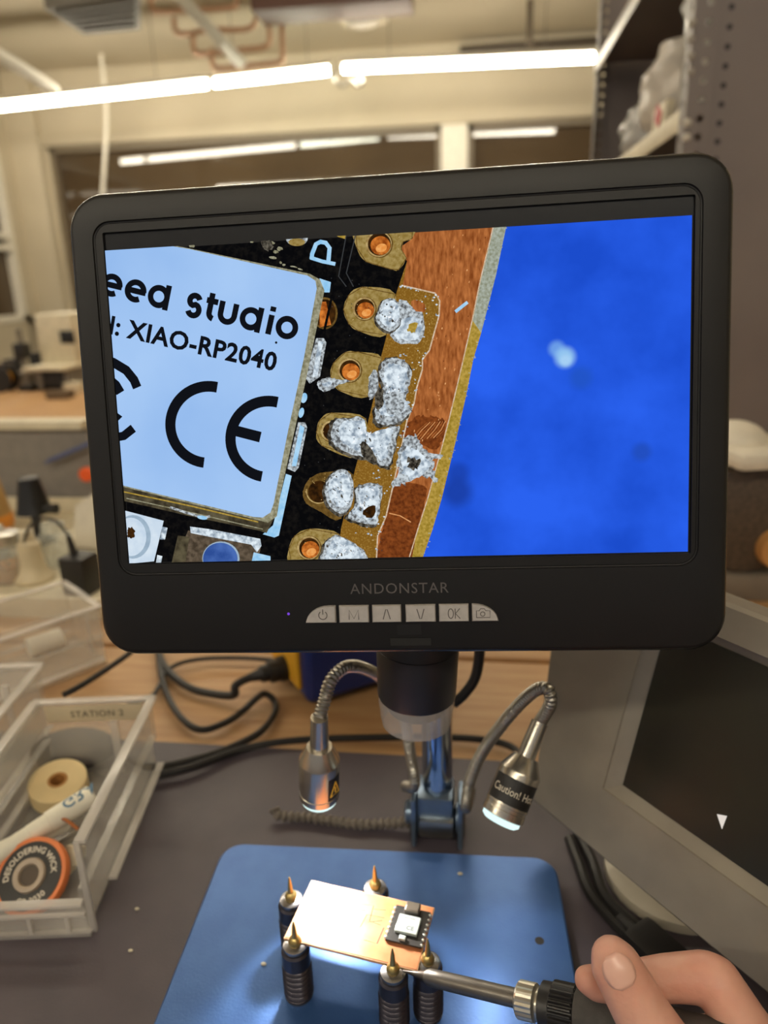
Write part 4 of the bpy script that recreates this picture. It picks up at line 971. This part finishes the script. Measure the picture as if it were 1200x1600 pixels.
# small controller module
mu, mv = .0225, .003
XM, YM = .0085, .0098
def mp(a, b, n): return bpm(mu + a * XM, mv + b * YM, n)
md = obj('controller_module', MB().prism([mp(-1, -1, .0004), mp(1, -1, .0004), mp(1, 1, .0004), mp(-1, 1, .0004)], (0, 0, .001)), mat('module_black', (30, 27, 26), .45), PB, bevel=.0002)
obj('shield_can', MB().prism([mp(-.62, -.55, .0014), mp(.62, -.55, .0014), mp(.62, .42, .0014), mp(-.62, .42, .0014)], (0, 0, .0016)), mat('shield_white', (176, 184, 182), .35, metal=.3), md, bevel=.0003)
obj('usb_socket', MB().prism([mp(-.42, .55, .0014), mp(.42, .55, .0014), mp(.42, 1.12, .0014), mp(-.42, 1.12, .0014)], (0, 0, .003)), mat('socket_steel', (120, 112, 104), .3, metal=.8), md, bevel=.0007)
for k in range(7):
    for sx in (-1, 1):
        obj('solder_joint', MB().sphere(mp(sx * .99, -.85 + k * .28, .0008), .0009, (1.2, .9, .9), u=10, v=6), M_alu, md)
mb = MB(); mb.add_mesh(text_mesh('CE', 3.0, .05), frame(mp(.18, -.38, .00305), bu, bv) @ Matrix.Scale(.001, 4)); mb.add_mesh(text_mesh('seeed studio', 1.1, .02), frame(mp(0, .22, .00305), bu, bv) @ Matrix.Scale(.001, 4))
obj('shield_print', mb, mat('shield_ink', (90, 96, 100), .5), md, recalc=False)
obj('reset_button', MB().box(mp(-.1, -.8, .0021), (.003, .0022, .0014), Matrix.Rotation(math.atan2(bu.y, bu.x), 3, 'Z'), bev=.0003), mat('shield_white', (206, 214, 214)), md)
# pillars
M_pil = mat('pillar_black', (66, 63, 70), .28, metal=.75); M_brass = mat('brass_tip', (176, 154, 98), .3, metal=.85); M_ringm = mat('pillar_ring', (150, 148, 150), .25, metal=.9)
TZ = .0565
tips = [((452, 1371), 'spiked pillar at the far left corner of the copper board'), ((585, 1353), 'spiked pillar at the far edge of the copper board, middle'), ((458, 1440), 'spiked pillar at the near left corner of the copper board'),
        ((613, 1482), 'nearest spiked pillar, left of the iron tip'), ((668, 1467), 'spiked pillar below the controller module, behind the iron')]
proto = None
for (x, y), lb in tips:
    p = atz(x, y, TZ)
    if proto is None:
        proto = thing('board_pillar', lb, 'pillar', (p.x, p.y, .012), 'spiked board pillars')
        pr = [(0, .0060), (.001, .0066), (.002, .0066), (.0024, .006)]
        z = .0024
        for k in range(6): pr += [(z + .0003, .0066), (z + .001, .0070), (z + .0018, .0066), (z + .0026, .0056)]; z += .0030
        pr += [(z, .0066), (z + .0075, .0066), (z + .0085, .0058)]
        zs_ = z + .0085
        obj('body', MB().lathe((0, 0, 0), (0, 0, 1), pr, 28), M_pil, proto, local=True)
        obj('magnet', MB().lathe((0, 0, 0), (0, 0, 1), [(-.0, .0064), (.0012, .0067)], 28), M_ringm, proto, local=True)
        H_ = TZ - .012
        obj('collar', MB().lathe((0, 0, zs_ - .0005), (0, 0, 1), [(0, .0052), (.001, .0056), (.0028, .0056), (.0034, .0046)], 24), M_ringm, proto, local=True)
        obj('spike', MB().lathe((0, 0, zs_ + .0025), (0, 0, 1), [(0, .0028), (.0016, .0031), (.0030, .0026), (.0040, .0014), (H_ - zs_ - .0058, .0009), (H_ - zs_ - .0025, .0003)], 18), M_brass, proto, local=True)
    else:
        o = dup(proto); o.location = (p.x, p.y, .012); o['label'] = lb
# small crumbs on the plate
for (x, y), lb in (((719, 1365), 'pale crumb on the blue plate behind the module'), ((412, 1506), 'pale crumb on the blue plate left of the near pillar')):
    p = atz(x, y, .0125); tag(obj('crumb', MB().sphere(p, .0012, (1.2, .8, .6), u=8, v=5), M_cream), lb, 'crumb')
# ---- soldering iron
tip = atd(630, 1517, .313); nut = atd(820, 1563, .286); ia = (nut - tip).normalized(); IL = (nut - tip).length
SI_ = thing('soldering_iron', 'soldering iron with a dark tip and black grip held in the hand', 'soldering iron', tip)
M_iron = mat('iron_sleeve', (124, 120, 114), .38, metal=.8, c2=(104, 98, 92), scale=60); M_nut = mat('knurled_nut', (190, 184, 170), .28, metal=.85)
obj('tip', MB().lathe(tip, ia, [(0, .0004), (.003, .0007), (.011, .0022), (.0112, .0024)], 20), mat('iron_tip', (70, 64, 58), .4, metal=.7), SI_)
obj('sleeve', MB().lathe(tip, ia, [(.0108, .0024), (.0125, .0033), (.02, .0035), (IL - .002, .0036)], 24), M_iron, SI_)
mb = MB(); ref = V((0, 0, 1)); ax_ = (ref - ia * ref.dot(ia)).normalized(); ay_ = ia.cross(ax_); N = 44; prev = None
for d, r0, r1 in ((IL - .003, .0055, .0055), (IL - .0025, .0064, .0064), (IL - .002, .0066, .0069), (IL + .0045, .0066, .0069), (IL + .005, .006, .006), (IL + .0055, .0056, .0056), (IL + .008, .0056, .0056)):
    rg = [mb.bm.verts.new(tip + ia * d + (ax_ * math.cos(2 * PI * i / N) + ay_ * math.sin(2 * PI * i / N)) * (r1 if i % 2 else r0)) for i in range(N)]
    if prev: mb.bridge(prev, rg)
    else: mb.cap(rg, 0, True)
    prev = rg
mb.cap(prev); obj('knurled_nut', mb, M_nut, SI_, sharp=15)
mb = MB(); prev = None; N = 112
for d, r0, r1 in ((IL + .007, .0075, .0075), (IL + .0075, .0084, .0084), (IL + .0115, .0084, .0084), (IL + .012, .0086, .0095), (IL + .0205, .0086, .0095), (IL + .021, .0086, .0086)):
    rg = [mb.bm.verts.new(tip + ia * d + (ax_ * math.cos(2 * PI * i / N) + ay_ * math.sin(2 * PI * i / N)) * (r1 if i % 4 < 2 else r0)) for i in range(N)]
    if prev: mb.bridge(prev, rg)
    else: mb.cap(rg, 0, True)
    prev = rg
mb.cap(prev); obj('ribbed_collar', mb, mat('collar_black', (30, 29, 30), .4), SI_, sharp=15)
obj('grip', MB().lathe(tip, ia, [(IL + .0212, .0088), (IL + .0216, .0097), (IL + .032, .0112), (IL + .045, .0105), (IL + .06, .0088), (IL + .085, .009), (IL + .12, .0085), (IL + .128, .006)], 32), mat('grip_foam', (62, 60, 58), .75, c2=(70, 67, 65), scale=300, bump=.3, bscale=1800), SI_)
obj('cord', MB().tube([tip + ia * (IL + .127), tip + ia * (IL + .16) + V((0, 0, -.01)), tip + ia * (IL + .19) + V((.02, -.01, -.04)), tip + ia * (IL + .2) + V((.06, .0, -.085))], .003, n=8), M_black, SI_)

# ---- hand
random.seed(2)
mbh = bmesh.new()
def cap(p, q, r0, r1, seg=16):
    p = V(p); q = V(q); d = q - p; N_ = max(2, int(d.length / .0025))
    for i in range(N_ + 1):
        t_ = i / N_; bmesh.ops.create_icosphere(mbh, subdivisions=2, radius=r0 + (r1 - r0) * t_, matrix=Matrix.Translation(p.lerp(q, t_)))
def chain(L):
    for (p, r), (q, s_) in zip(L, L[1:]): cap(p, q, r, s_)
# thumb: nail side to the viewer
th = [(atd(957, 1497, .2515), .0076), (atd(964, 1512, .2505), .0092), (atd(984, 1548, .249), .0098), (atd(1002, 1582, .248), .0102), (atd(1036, 1634, .245), .0108), (atd(1075, 1700, .238), .0118), (atd(1150, 1790, .230), .015)]
chain(th)
# index: tip shows left of the thumb, joint at the right
ix = [(atd(918, 1531, .2665), .0052), (atd(934, 1536, .268), .0066), (atd(980, 1537, .269), .0078), (atd(1045, 1528, .266), .0084), (atd(1102, 1527, .262), .0092), (atd(1118, 1534, .260), .0094), (atd(1158, 1598, .256), .0100), (atd(1212, 1690, .249), .0122)]
chain(ix)
# middle, ring and little fingers curl below the handle
mid_ = [(atd(935, 1610, .283), .0066), (atd(985, 1622, .286), .0076), (atd(1060, 1622, .283), .0082), (atd(1120, 1625, .278), .009), (atd(1170, 1690, .268), .0098), (atd(1222, 1765, .256), .0120)]
ring_ = [(atd(965, 1700, .292), .0062), (atd(1020, 1706, .293), .0072), (atd(1080, 1704, .29), .0078), (atd(1140, 1708, .284), .0086), (atd(1185, 1770, .272), .0094), (atd(1230, 1840, .260), .0115)]
lit_ = [(atd(1005, 1780, .294), .0054), (atd(1050, 1784, .294), .0062), (atd(1100, 1784, .29), .0068), (atd(1150, 1788, .284), .0074), (atd(1195, 1850, .272), .0082), (atd(1240, 1910, .262), .0105)]
ring_ = [(CAM + (p - CAM) * .95, r) for p, r in ring_]; lit_ = [(CAM + (p - CAM) * .87, r) for p, r in lit_]
for L in (mid_, ring_, lit_): chain(L)
# palm and wrist
wr = atd(1480, 2060, .165)
for L, r in ((ix, .0125), (mid_, .013), (ring_, .0125), (lit_, .0115)): cap(L[-1][0], L[-1][0].lerp(wr, .75), r, .0165)
cap(th[-1][0], th[-1][0].lerp(wr, .6), .0155, .0185)
cap(wr, wr + V((.05, -.12, .0)), .024, .032)
me = bpy.data.meshes.new('hand'); mbh.to_mesh(me); mbh.free()
tmp = bpy.data.objects.new('hand_tmp', me); COL.objects.link(tmp)
rm = tmp.modifiers.new('r', 'REMESH'); rm.mode = 'VOXEL'; rm.voxel_size = .0011
sm_ = tmp.modifiers.new('s', 'SMOOTH'); sm_.iterations = 8; sm_.factor = .5
dg = bpy.context.evaluated_depsgraph_get(); dg.update(); hm = bpy.data.meshes.new_from_object(tmp.evaluated_get(dg))
bpy.data.objects.remove(tmp); hm.name = 'hand'
M_skin = mat('skin', (224, 174, 154), .48, c2=(214, 156, 136), scale=60, bump=.3, bscale=420, sss=.15)
hm.materials.clear(); hm.materials.append(M_skin)
hm.polygons.foreach_set('use_smooth', [True] * len(hm.polygons))
hb = th[0][0].copy()
hm.transform(Matrix.Translation(-hb))
HN = bpy.data.objects.new('person_hand', hm); COL.objects.link(HN); HN.location = hb
tag(HN, 'bare hand pinching the soldering iron between thumb and bent forefinger', 'hand')
# thumb nail as a curved plate
tv = (CAM - th[1][0]).normalized(); ta_ = (th[0][0] - th[2][0]).normalized(); tv = (tv - ta_ * tv.dot(ta_)).normalized(); ts = ta_.cross(tv)
mb = MB(); rows = []
for i in range(9):
    f = i / 8; rr = []
    hw = .66 * math.sqrt(max(0.02, 1 - (abs(f - .5) / .53) ** 2.6))
    for k in range(9):
        a = (k - 4) / 4 * hw; base = th[1][0].lerp(th[0][0], f * 1.5 - .35) if False else th[1][0] + ta_ * ((f - .30) * .0105)
        rr.append(base + (tv * math.cos(a) + ts * math.sin(a)) * (.00905 - .0022 * max(0, f - .5) * 1.6 - .0003))
    rows.append([mb.bm.verts.new(q) for q in rr])
for i in range(8):
    for k in range(8): mb.bm.faces.new((rows[i][k], rows[i][k + 1], rows[i + 1][k + 1], rows[i + 1][k]))
nl = obj('thumb_nail', mb, mat('nail', (226, 176, 158), .34, c2=(230, 184, 166), scale=60, coat=.2), HN)
sd_ = nl.modifiers.new('t', 'SOLIDIFY'); sd_.thickness = .00025; sd_.offset = 1

# ---- braided cord lying behind the plate
def br(L): return .0028 + .0007 * math.sin(L * 2 * PI / .0042)
bpts = [atz(640, 1285, .008), atz(600, 1287, .006), atz(560, 1288, .006), atz(520, 1283, .006), atz(480, 1277, .006), atz(450, 1276, .006), atz(432, 1272, .008), atz(429, 1264, .010)]
tag(obj('braided_cord', MB().tube(smooth(bpts, 40), .003, n=10, sub=1, rfun=br), mat('braid_grey', (128, 120, 110), .6, c2=(90, 82, 76), scale=900)), 'grey braided cord lying on the mat behind the blue plate', 'cord')
# crumbs on the mat
for (x, y), lb in (((214, 1420), 'tiny pale crumb on the dark mat right of the clear bin'), ((204, 1485), 'faint crumb on the dark mat near the lower left')):
    p = atz(x, y, .003); tag(obj('crumb', MB().sphere(p, .0011, (1.2, .8, .6), u=8, v=5), M_cream), lb, 'crumb')

# ================================================================== CLEAR BINS
M_clear = mat('clear_plastic', (222, 218, 212), .15, alpha=.22, spec=.9); M_edge = mat('clear_plastic_edge', (218, 212, 206), .2, alpha=.42, spec=.7)
BW_, BD_, BH_ = .072, .132, .060
def make_bin(label, loc, rz, text=None):
    t = thing('storage_bin', label, 'bin', loc, 'clear storage bins', rz); k = .0016
    x1 = BW_ / 2; y0, y1 = -BD_ / 2, BD_ / 2
    obj('bottom', MB().box((0, 0, .003), (BW_, BD_, k), bev=.0004), M_clear, t, local=True)
    for s in (-1, 1):
        mb = MB()
        mb.prism([(s * x1, y0, .0), (s * x1, y1, .0), (s * x1, y1, .030), (s * x1, y0, .030)], (s * -k, 0, 0))
        mb.prism([(s * (x1 + .003), y0, .030), (s * (x1 + .003), y1, .030), (s * (x1 + .003), y1, BH_), (s * (x1 + .003), y0 + .002, BH_)], (s * -k, 0, 0))
        mb.prism([(s * (x1 + .003), y0, .0305), (s * (x1 + .003), y1, .0305), (s * (x1 - k), y1, .0305), (s * (x1 - k), y0, .0305)], (0, 0, -k))
        obj('side_wall', mb, M_clear, t, local=True)
        mb = MB(); mb.box((s * (x1 + .004), 0, BH_), (.006, BD_, .0022), bev=.0005); mb.box((s * (x1 + .0022), y0 + .001, BH_ / 2), (.0034, .0026, BH_), bev=.0005)
        mb.box((s * (x1 + .0045), .012, .009), (.005, BD_ - .03, .0022), bev=.0005)
        obj('rim', mb, M_edge, t, local=True)
    bw = obj('back_wall', MB().box((0, y1 - k / 2, BH_ / 2), (BW_, k, BH_), bev=.0004), M_clear, t, local=True)
    obj('rib', MB().box((.012, y1 - k - .001, .024), (.005, .002, .042)), M_edge, bw, local=True)
    obj('rim', MB().box((0, y1, BH_), (BW_ + .012, .006, .0022), bev=.0005), M_edge, t, local=True)
    mb = MB(); mb.box((0, y0 + k / 2, .010), (BW_, k, .02), bev=.0004); fl = obj('front_lip', mb, M_clear, t, local=True)
    mb = MB(); mb.box((0, y0 - .0012, .0215), (BW_, .005, .0022), bev=.0005); mb.box((0, y0 - .001, .0012), (BW_ + .004, .004, .0024), bev=.0005); mb.box((0, y0 - .001, .0135), (BW_, .002, .0016))
    for x in (-.02, .006, .026): mb.box((x, y0 - .001, .0075), (.002, .002, .012))
    obj('lip_rim', mb, M_edge, fl, local=True)
    if text:
        lb = obj('name_strip', MB().box((0, y1 - k - .0008, BH_ - .0085), (BW_ - .006, .0006, .012), bev=.0001), mat('strip_paper', (205, 190, 160), .6, alpha=.85), t, local=True)
        mb = MB(); mb.add_mesh(text_mesh(text, .0068, .00008, 'CENTER', 1.1), frame((.002, y1 - k - .00125, BH_ - .0110), (1, 0, 0), (0, 0, 1)))
        o = obj('lettering', mb, mat('strip_ink', (84, 74, 64), .6), lb, local=True, recalc=False); o['label'] = 'dark capitals ' + text
    return t
fr_ = atz(141, 1461, .0); rr_ = atz(236, 1100, BH_); BYAW = math.radians(8.5)
ux = V((math.cos(BYAW), math.sin(BYAW), 0)); uy = V((-math.sin(BYAW), math.cos(BYAW), 0))
bc = fr_ - ux * (BW_ / 2) + uy * (BD_ / 2); bc.z = .002
make_bin('clear plastic parts bin labelled STATION 2, in front on the mat', bc, BYAW, 'STATION 2')
b2 = bc - ux * .098 + uy * .05; b2.z = 0.0025
make_bin('clear parts bin directly left of the labelled one, cut by the picture edge', b2, BYAW)
_a = atz(155, 948, .06); _b = atz(0, 1000, .06); _d = (_a - _b).normalized(); B3YAW = math.atan2(-_d.x, _d.y)
b3 = _a - _d * (BD_ / 2) - V((_d.y, -_d.x, 0)) * (BW_ / 2 + .004); b3.z = .0003
make_bin('clear parts bin standing skewed behind the labelled bin, on bare wood', b3, B3YAW)
u3 = V((math.cos(B3YAW), math.sin(B3YAW), 0)); w3 = V((-math.sin(B3YAW), math.cos(B3YAW), 0))
def b3p(x, y, z): q = b3 + u3 * x + w3 * y; return V((q.x, q.y, z))
R3 = Matrix.Rotation(B3YAW, 3, 'Z')
tag(obj('red_packet', MB().box(b3p(.012, -.045, .010), (.04, .018, .012), R3, bev=.003), mat('packet_red', (176, 92, 80), .5)), 'flat red packet lying in the skewed clear bin', 'packet')
tag(obj('green_packet', MB().box(b3p(-.02, -.03, .012), (.02, .03, .016), R3, bev=.003), mat('packet_green', (110, 140, 84), .5)), 'green packet lying in the skewed clear bin', 'packet')
tag(obj('white_roll', MB().lathe(b3p(-.025, .02, .013), w3 * 1.0, [(0, .007), (.0, .009), (.03, .009), (.03, .007)], 18), M_white), 'small white paper roll lying in the skewed clear bin', 'roll')
# ---- contents of the labelled bin
zf = bc.z + .0045
c = atz(93, 1232, .013)
t = thing('tape_roll', 'cream masking tape roll lying flat in the labelled bin', 'tape roll', (c.x, c.y, zf))
ax_t = V((.12, -.18, 1)).normalized()
obj('tape', MB().lathe(V((c.x, c.y, zf + .0035)), ax_t, [(0, .0062), (0, .0178), (.0005, .0182), (.0115, .0182), (.012, .0178), (.012, .0062), (0, .0062)], 36, caps=False), mat('masking_tape', (226, 204, 156), .6), t)
obj('core', MB().lathe(V((c.x, c.y, zf + .0035)), ax_t, [(0, .0046), (0, .0063), (.0122, .0063), (.0122, .0046), (0, .0046)], 30, caps=False), mat('tan_card', (178, 128, 72), .6), t)
def pen_(name, a, b, r, label, txt=None):
    a = V(a); b = V(b); ax = (b - a).normalized(); L = (b - a).length
    t = thing(name, label, 'pen', (a.x, a.y, min(a.z, b.z) - r))
    body = obj('barrel', MB().lathe(a, ax, [(0, r * .7), (.001, r * .85), (L * .3, r * .9), (L * .302, r), (L * .96, r), (L * .99, r * .85), (L, r * .5)], 24), mat('pen_white', (226, 222, 206), .35), t)
    obj('cap', MB().lathe(a, -ax, [(-.002, r * .82), (.02, r * .78), (.022, r * .5)], 20), mat('pen_white', (226, 222, 206), .35), t)
    if txt:
        tm = text_mesh(txt, r * 1.5, r * .03, 'CENTER'); up = V((0, -.35, 1)); up = (up - ax * up.dot(ax)).normalized(); sd = ax.cross(up)
        for v in tm.vertices:
            an = (v.co.y - r * .5) / r; p_ = a + ax * (L * .80 + v.co.x) + (up * math.cos(an) - sd * math.sin(an) * -1) * (r * 1.02); v.co = p_
        mb = MB().add_mesh(tm, Matrix.Identity(4)); obj('print', mb, mat('pen_ink', (70, 110, 140), .5), body, recalc=False)
    return t
pen_('flux_pen', atz(44, 1306, .030), atz(146, 1241, .036), .0066, 'white marker pen with blue lettering lying across the tape roll', 'GRA')
pen_('flux_pen', atz(-8, 1334, .028), atz(106, 1282, .024), .006, 'plain white marker pen lying in front of the lettered pen')
# desoldering braid spool
c = atz(47, 1368, .022); sa = (V((.02, -.62, .80))).normalized()
t = thing('solder_wick_spool', 'round black spool of desoldering wick with an orange rim in the bin', 'spool', (c.x, c.y, zf)); R0 = .0198
obj('flange', MB().lathe(c - sa * .006, sa, [(0, R0), (.0006, R0 * 1.02), (.0054, R0 * 1.02), (.006, R0)], 44), mat('spool_orange', (222, 124, 66), .45), t)
fc = obj('face_label', MB().lathe(c, sa, [(0, R0 * .89), (.0003, R0 * .89)], 40), mat('spool_black', (36, 34, 32), .5), t)
obj('hub', MB().lathe(c, sa, [(.0003, R0 * .46), (.0024, R0 * .44), (.0026, R0 * .38), (.0022, R0 * .30), (-.002, R0 * .22)], 32), mat('spool_hub', (168, 152, 134), .4), t)
obj('hub_bore', MB().lathe(c, sa, [(.0006, R0 * .27), (.0007, R0 * .27)], 24), mat('bore_dark', (80, 68, 56), .6), t)
sx_ = V((1, 0, 0)); sx_ = (sx_ - sa * sx_.dot(sa)).normalized(); sy2 = sa.cross(sx_)
def arctext(tx, rad, size, amid, sgn):
    tm = text_mesh(tx, size, size * .03, 'CENTER', 1.05)
    for v in tm.vertices:
        an = amid - sgn * v.co.x / rad; rr = rad + sgn * (v.co.y - size * .35); v.co = c + sa * .00042 + (sx_ * math.cos(an) + sy2 * math.sin(an)) * rr
    return tm
mb = MB(); mb.add_mesh(arctext('DESOLDERING WICK', R0 * .68, R0 * .225, math.radians(105), 1), Matrix.Identity(4)); mb.add_mesh(arctext('CP-3030', R0 * .66, R0 * .22, math.radians(292), -1), Matrix.Identity(4))
obj('face_lettering', mb, mat('spool_print', (206, 196, 180), .5), fc, recalc=False)
tag(obj('copper_braid', MB().tube([atz(28, 1338, .018), atz(33, 1322, .026), atz(46, 1300, .032), atz(72, 1278, .036), atz(100, 1280, .034), atz(122, 1296, .028)], .0010, n=8), mat('braid_copper', (176, 110, 66), .45, metal=.4)), 'loop of copper braid over the white pens in the bin', 'wire')
t = thing('tweezers', 'grey metal tweezers lying beside the wick spool in the bin', 'tweezers', atz(90, 1325, .012))
for d in (0, 8): obj('arm', MB().tube([atz(52, 1338 + d * .3, .014), atz(90, 1318 + d * .8, .014), atz(128, 1296 + d, .014)], .0012, n=6, sub=3), M_alu, t)
c = atz(112, 1352, .014)
t = thing('dropper_cap', 'small pale plastic nozzle beside the wick spool', 'nozzle', (c.x, c.y, zf))
obj('cap', MB().lathe(c, V((.0, .5, .5)), [(0, .006), (.010, .006), (.011, .004)], 20), M_cream, t)
obj('spout', MB().lathe(c, V((-.3, -.8, -.35)), [(0, .003), (.016, .0016)], 14), M_cream, t)
# dark pouch behind the bin
pc_ = atz(115, 1170, .012); 
random.seed(4); mb = MB(); mb.sphere(pc_, .03, (1.05, .75, .32), u=24, v=12); 
tag(obj('tool_pouch', mb, mat('pouch_dark', (58, 54, 54), .7)), 'rounded dark pouch seen through the back of the labelled bin', 'pouch')

# ================================================================== WHITE TRAY AND DIVIDER (left, behind)
DY = .66
t = thing('desk_divider', 'grey fabric desk divider with a white top rail behind the tray', 'divider', (-.72, DY, 0))
zt = (aty(0, 655, DY).z + aty(128, 660, DY).z) / 2; xr = aty(131, 660, DY).x
obj('panel', MB().box((xr / 2 - .5, DY + .012, (zt - .012) / 2), (xr + 1.0, .02, zt - .012)), mat('felt_grey', (128, 122, 116), .9, c2=(136, 130, 123), scale=60), t)
obj('top_rail', MB().box((xr / 2 - .5, DY + .008, zt - .006), (xr + 1.0, .034, .013), bev=.002), M_cream, t)
a = aty(68, 724, DY - .012); b = aty(142, 692, DY - .012)
t = thing('blue_pen', 'slim blue pen leaning across the grey divider', 'pen', (a + b) / 2)
ax = (b - a).normalized(); obj('barrel', MB().lathe(a, ax, [(0, .0008), (.012, .0035), ((b - a).length * .8, .0035), ((b - a).length, .003)], 14), mat('pen_blue', (74, 84, 124), .5), t)
obj('cap', MB().lathe(b, ax, [(-.004, .0036), (.04, .0038), (.041, .003)], 14), mat('pen_blue', (74, 84, 124), .5), t)
c = aty(138, 740, DY - .02); t = thing('orange_knob', 'orange plug on the divider beside the microscope screen', 'plug', c)
obj('knob', MB().lathe(c, (0, -1, 0), [(0, .011), (.008, .011), (.011, .008)], 20), mat('knob_orange', (226, 92, 40), .45), t)
obj('stem', MB().cyl(c + V((0, .02, 0)), c, .005), M_grey, t)
# tray
TZ0 = .0
p0 = atz(-60, 938, .012); p1 = atz(150, 958, .012)
TY0 = (p0.y + p1.y) / 2 - .0; TX1 = -.335; TX0 = -.80; TY1 = .63
t = thing('white_tray', 'large shallow white tray full of small supplies at the left', 'tray', ((TX0 + TX1) / 2, (TY0 + TY1) / 2, 0))
obj('base', MB().box(((TX0 + TX1) / 2, (TY0 + TY1) / 2, .003), (TX1 - TX0, TY1 - TY0, .005), bev=.001), M_cream, t)
for cc, ss in ((((TX0 + TX1) / 2, TY0, .012), (TX1 - TX0, .005, .024)), (((TX0 + TX1) / 2, TY1, .014), (TX1 - TX0, .005, .028)), ((TX0, (TY0 + TY1) / 2, .012), (.005, TY1 - TY0, .024)), ((TX1, (TY0 + TY1) / 2, .012), (.005, TY1 - TY0, .024))):
    obj('edge', MB().box(cc, ss, bev=.0015), M_cream, t)
Zt = .0056
def on_tray(x, y): return atz(x, y, Zt)
c = on_tray(124, 930)
t = thing('wall_adapter', 'black mains adapter with a cord standing in the white tray', 'power adapter', (c.x, c.y, Zt))
hh = aty(120, 872, c.y).z - Zt
obj('case', MB().box((c.x, c.y + .01, Zt + hh / 2), (.031, .03, hh), Matrix.Rotation(-.15, 3, 'Z') @ Matrix.Rotation(.0, 3, 'X'), bev=.003), M_black, t)
obj('strain_relief', MB().cyl((c.x - .004, c.y + .01, Zt + hh - .001), (c.x - .007, c.y + .01, Zt + hh + .022), .0045, .003), M_black, t)
obj('cord', MB().tube([V((c.x - .007, c.y + .01, Zt + hh + .02)), aty(110, 842, c.y + .01), aty(88, 815, c.y + .02), aty(60, 812, c.y + .03), aty(40, 835, c.y + .03), aty(36, 880, c.y + .04)], .0017, n=8), M_black, t)
c = on_tray(60, 905)
def jar(c, r, h, label, mm, fill=None, lid=None):
    t = thing('jar', label, 'jar', (c.x, c.y, Zt))
    obj('glass', MB().lathe((c.x, c.y, Zt), (0, 0, 1), [(0, r * .9), (.002, r), (h * .7, r), (h * .82, r * .7), (h, r * .7)], 24), mm, t)
    if fill: obj('contents', MB().lathe((c.x, c.y, Zt + .0015), (0, 0, 1), [(0, r * .85), (h * .35, r * .9)], 20), fill, t)
    if lid: obj('lid', MB().lathe((c.x, c.y, Zt + h), (0, 0, 1), [(-.004, r * .78), (.008, r * .78), (.009, r * .7)], 24), lid, t)
M_jar = mat('jar_glass', (205, 210, 205), .12, alpha=.35, spec=.8)
jar(on_tray(18, 905), .022, .05, 'clear glass jar with amber liquid at the left picture edge', M_jar, mat('amber', (166, 112, 52), .3), M_alu)
c = on_tray(92, 880); jar(c, .020, .052, 'clear plastic jar behind the black adapter', M_jar, None, None)
c = on_tray(55, 905)
t = thing('beige_bottle', 'beige squat bottle with a wide foot in the middle of the tray', 'bottle', (c.x, c.y, Zt))
obj('body', MB().lathe((c.x, c.y, Zt), (0, 0, 1), [(0, .022), (.004, .023), (.012, .016), (.022, .0135), (.045, .0125), (.05, .008), (.053, .008)], 28), mat('bottle_beige', (196, 182, 152), .5), t)
obj('neck', MB().lathe((c.x, c.y, Zt + .052), (0, 0, 1), [(0, .0065), (.008, .006), (.009, .005)], 16), M_cream, t)
c = atz(62, 842, .01); hb_ = aty(65, 800, c.y).z; ht_ = aty(65, 742, c.y).z
t = thing('black_nozzle', 'black tapered nozzle holder standing behind the jars', 'nozzle', (c.x, c.y, Zt))
obj('pedestal', MB().lathe((c.x, c.y, Zt), (0, 0, 1), [(0, .02), (.004, .02), (.006, .006), (hb_ - Zt, .006)], 20), M_black, t)
obj('cone', MB().lathe((c.x, c.y, hb_ - .004), (0, 0, 1), [(0, .010), (.004, .023), (.008, .0215), (ht_ - hb_, .0125), (ht_ - hb_ + .001, .010)], 28), M_blackgloss, t)
obj('arm', MB().cyl((c.x + .015, c.y - .004, hb_ + .006), (c.x + .036, c.y - .006, hb_ + .007), .006, .007), M_black, t)
c = atz(-4, 830, .01)
t = thing('tan_bottle', 'tan bottle with an orange base cut off by the left picture edge', 'bottle', (c.x, c.y, Zt))
z_ = aty(0, 730, c.y).z
obj('body', MB().lathe((c.x, c.y, Zt), (0, 0, 1), [(0, .022), (.03, .0225), (.06, .018), (z_ - Zt, .012)], 24), mat('bottle_tan', (176, 140, 86), .5), t)
obj('base_ring', MB().lathe((c.x, c.y, Zt + .012), (0, 0, 1), [(0, .0226), (.002, .024), (.016, .024), (.018, .0226)], 28), mat('ring_orange', (214, 138, 50), .45), t)
c = on_tray(-2, 880); jar(c, .017, .04, 'small jar with a steel lid behind the amber one', M_jar, M_grey, M_alu)
c = atz(112, 850, .02); t = thing('pale_folder', 'pale stack of folded papers leaning beside the jars', 'papers', (c.x, c.y, Zt))
for k in range(4): obj('sheet', MB().box((c.x + .02, c.y + .03 + k * .006, Zt + .028), (.06, .003, .056), Matrix.Rotation(-.35, 3, 'X') @ Matrix.Rotation(.12 * k, 3, 'Y'), bev=.0005), mat('paper', (206, 198, 182), .7), t)
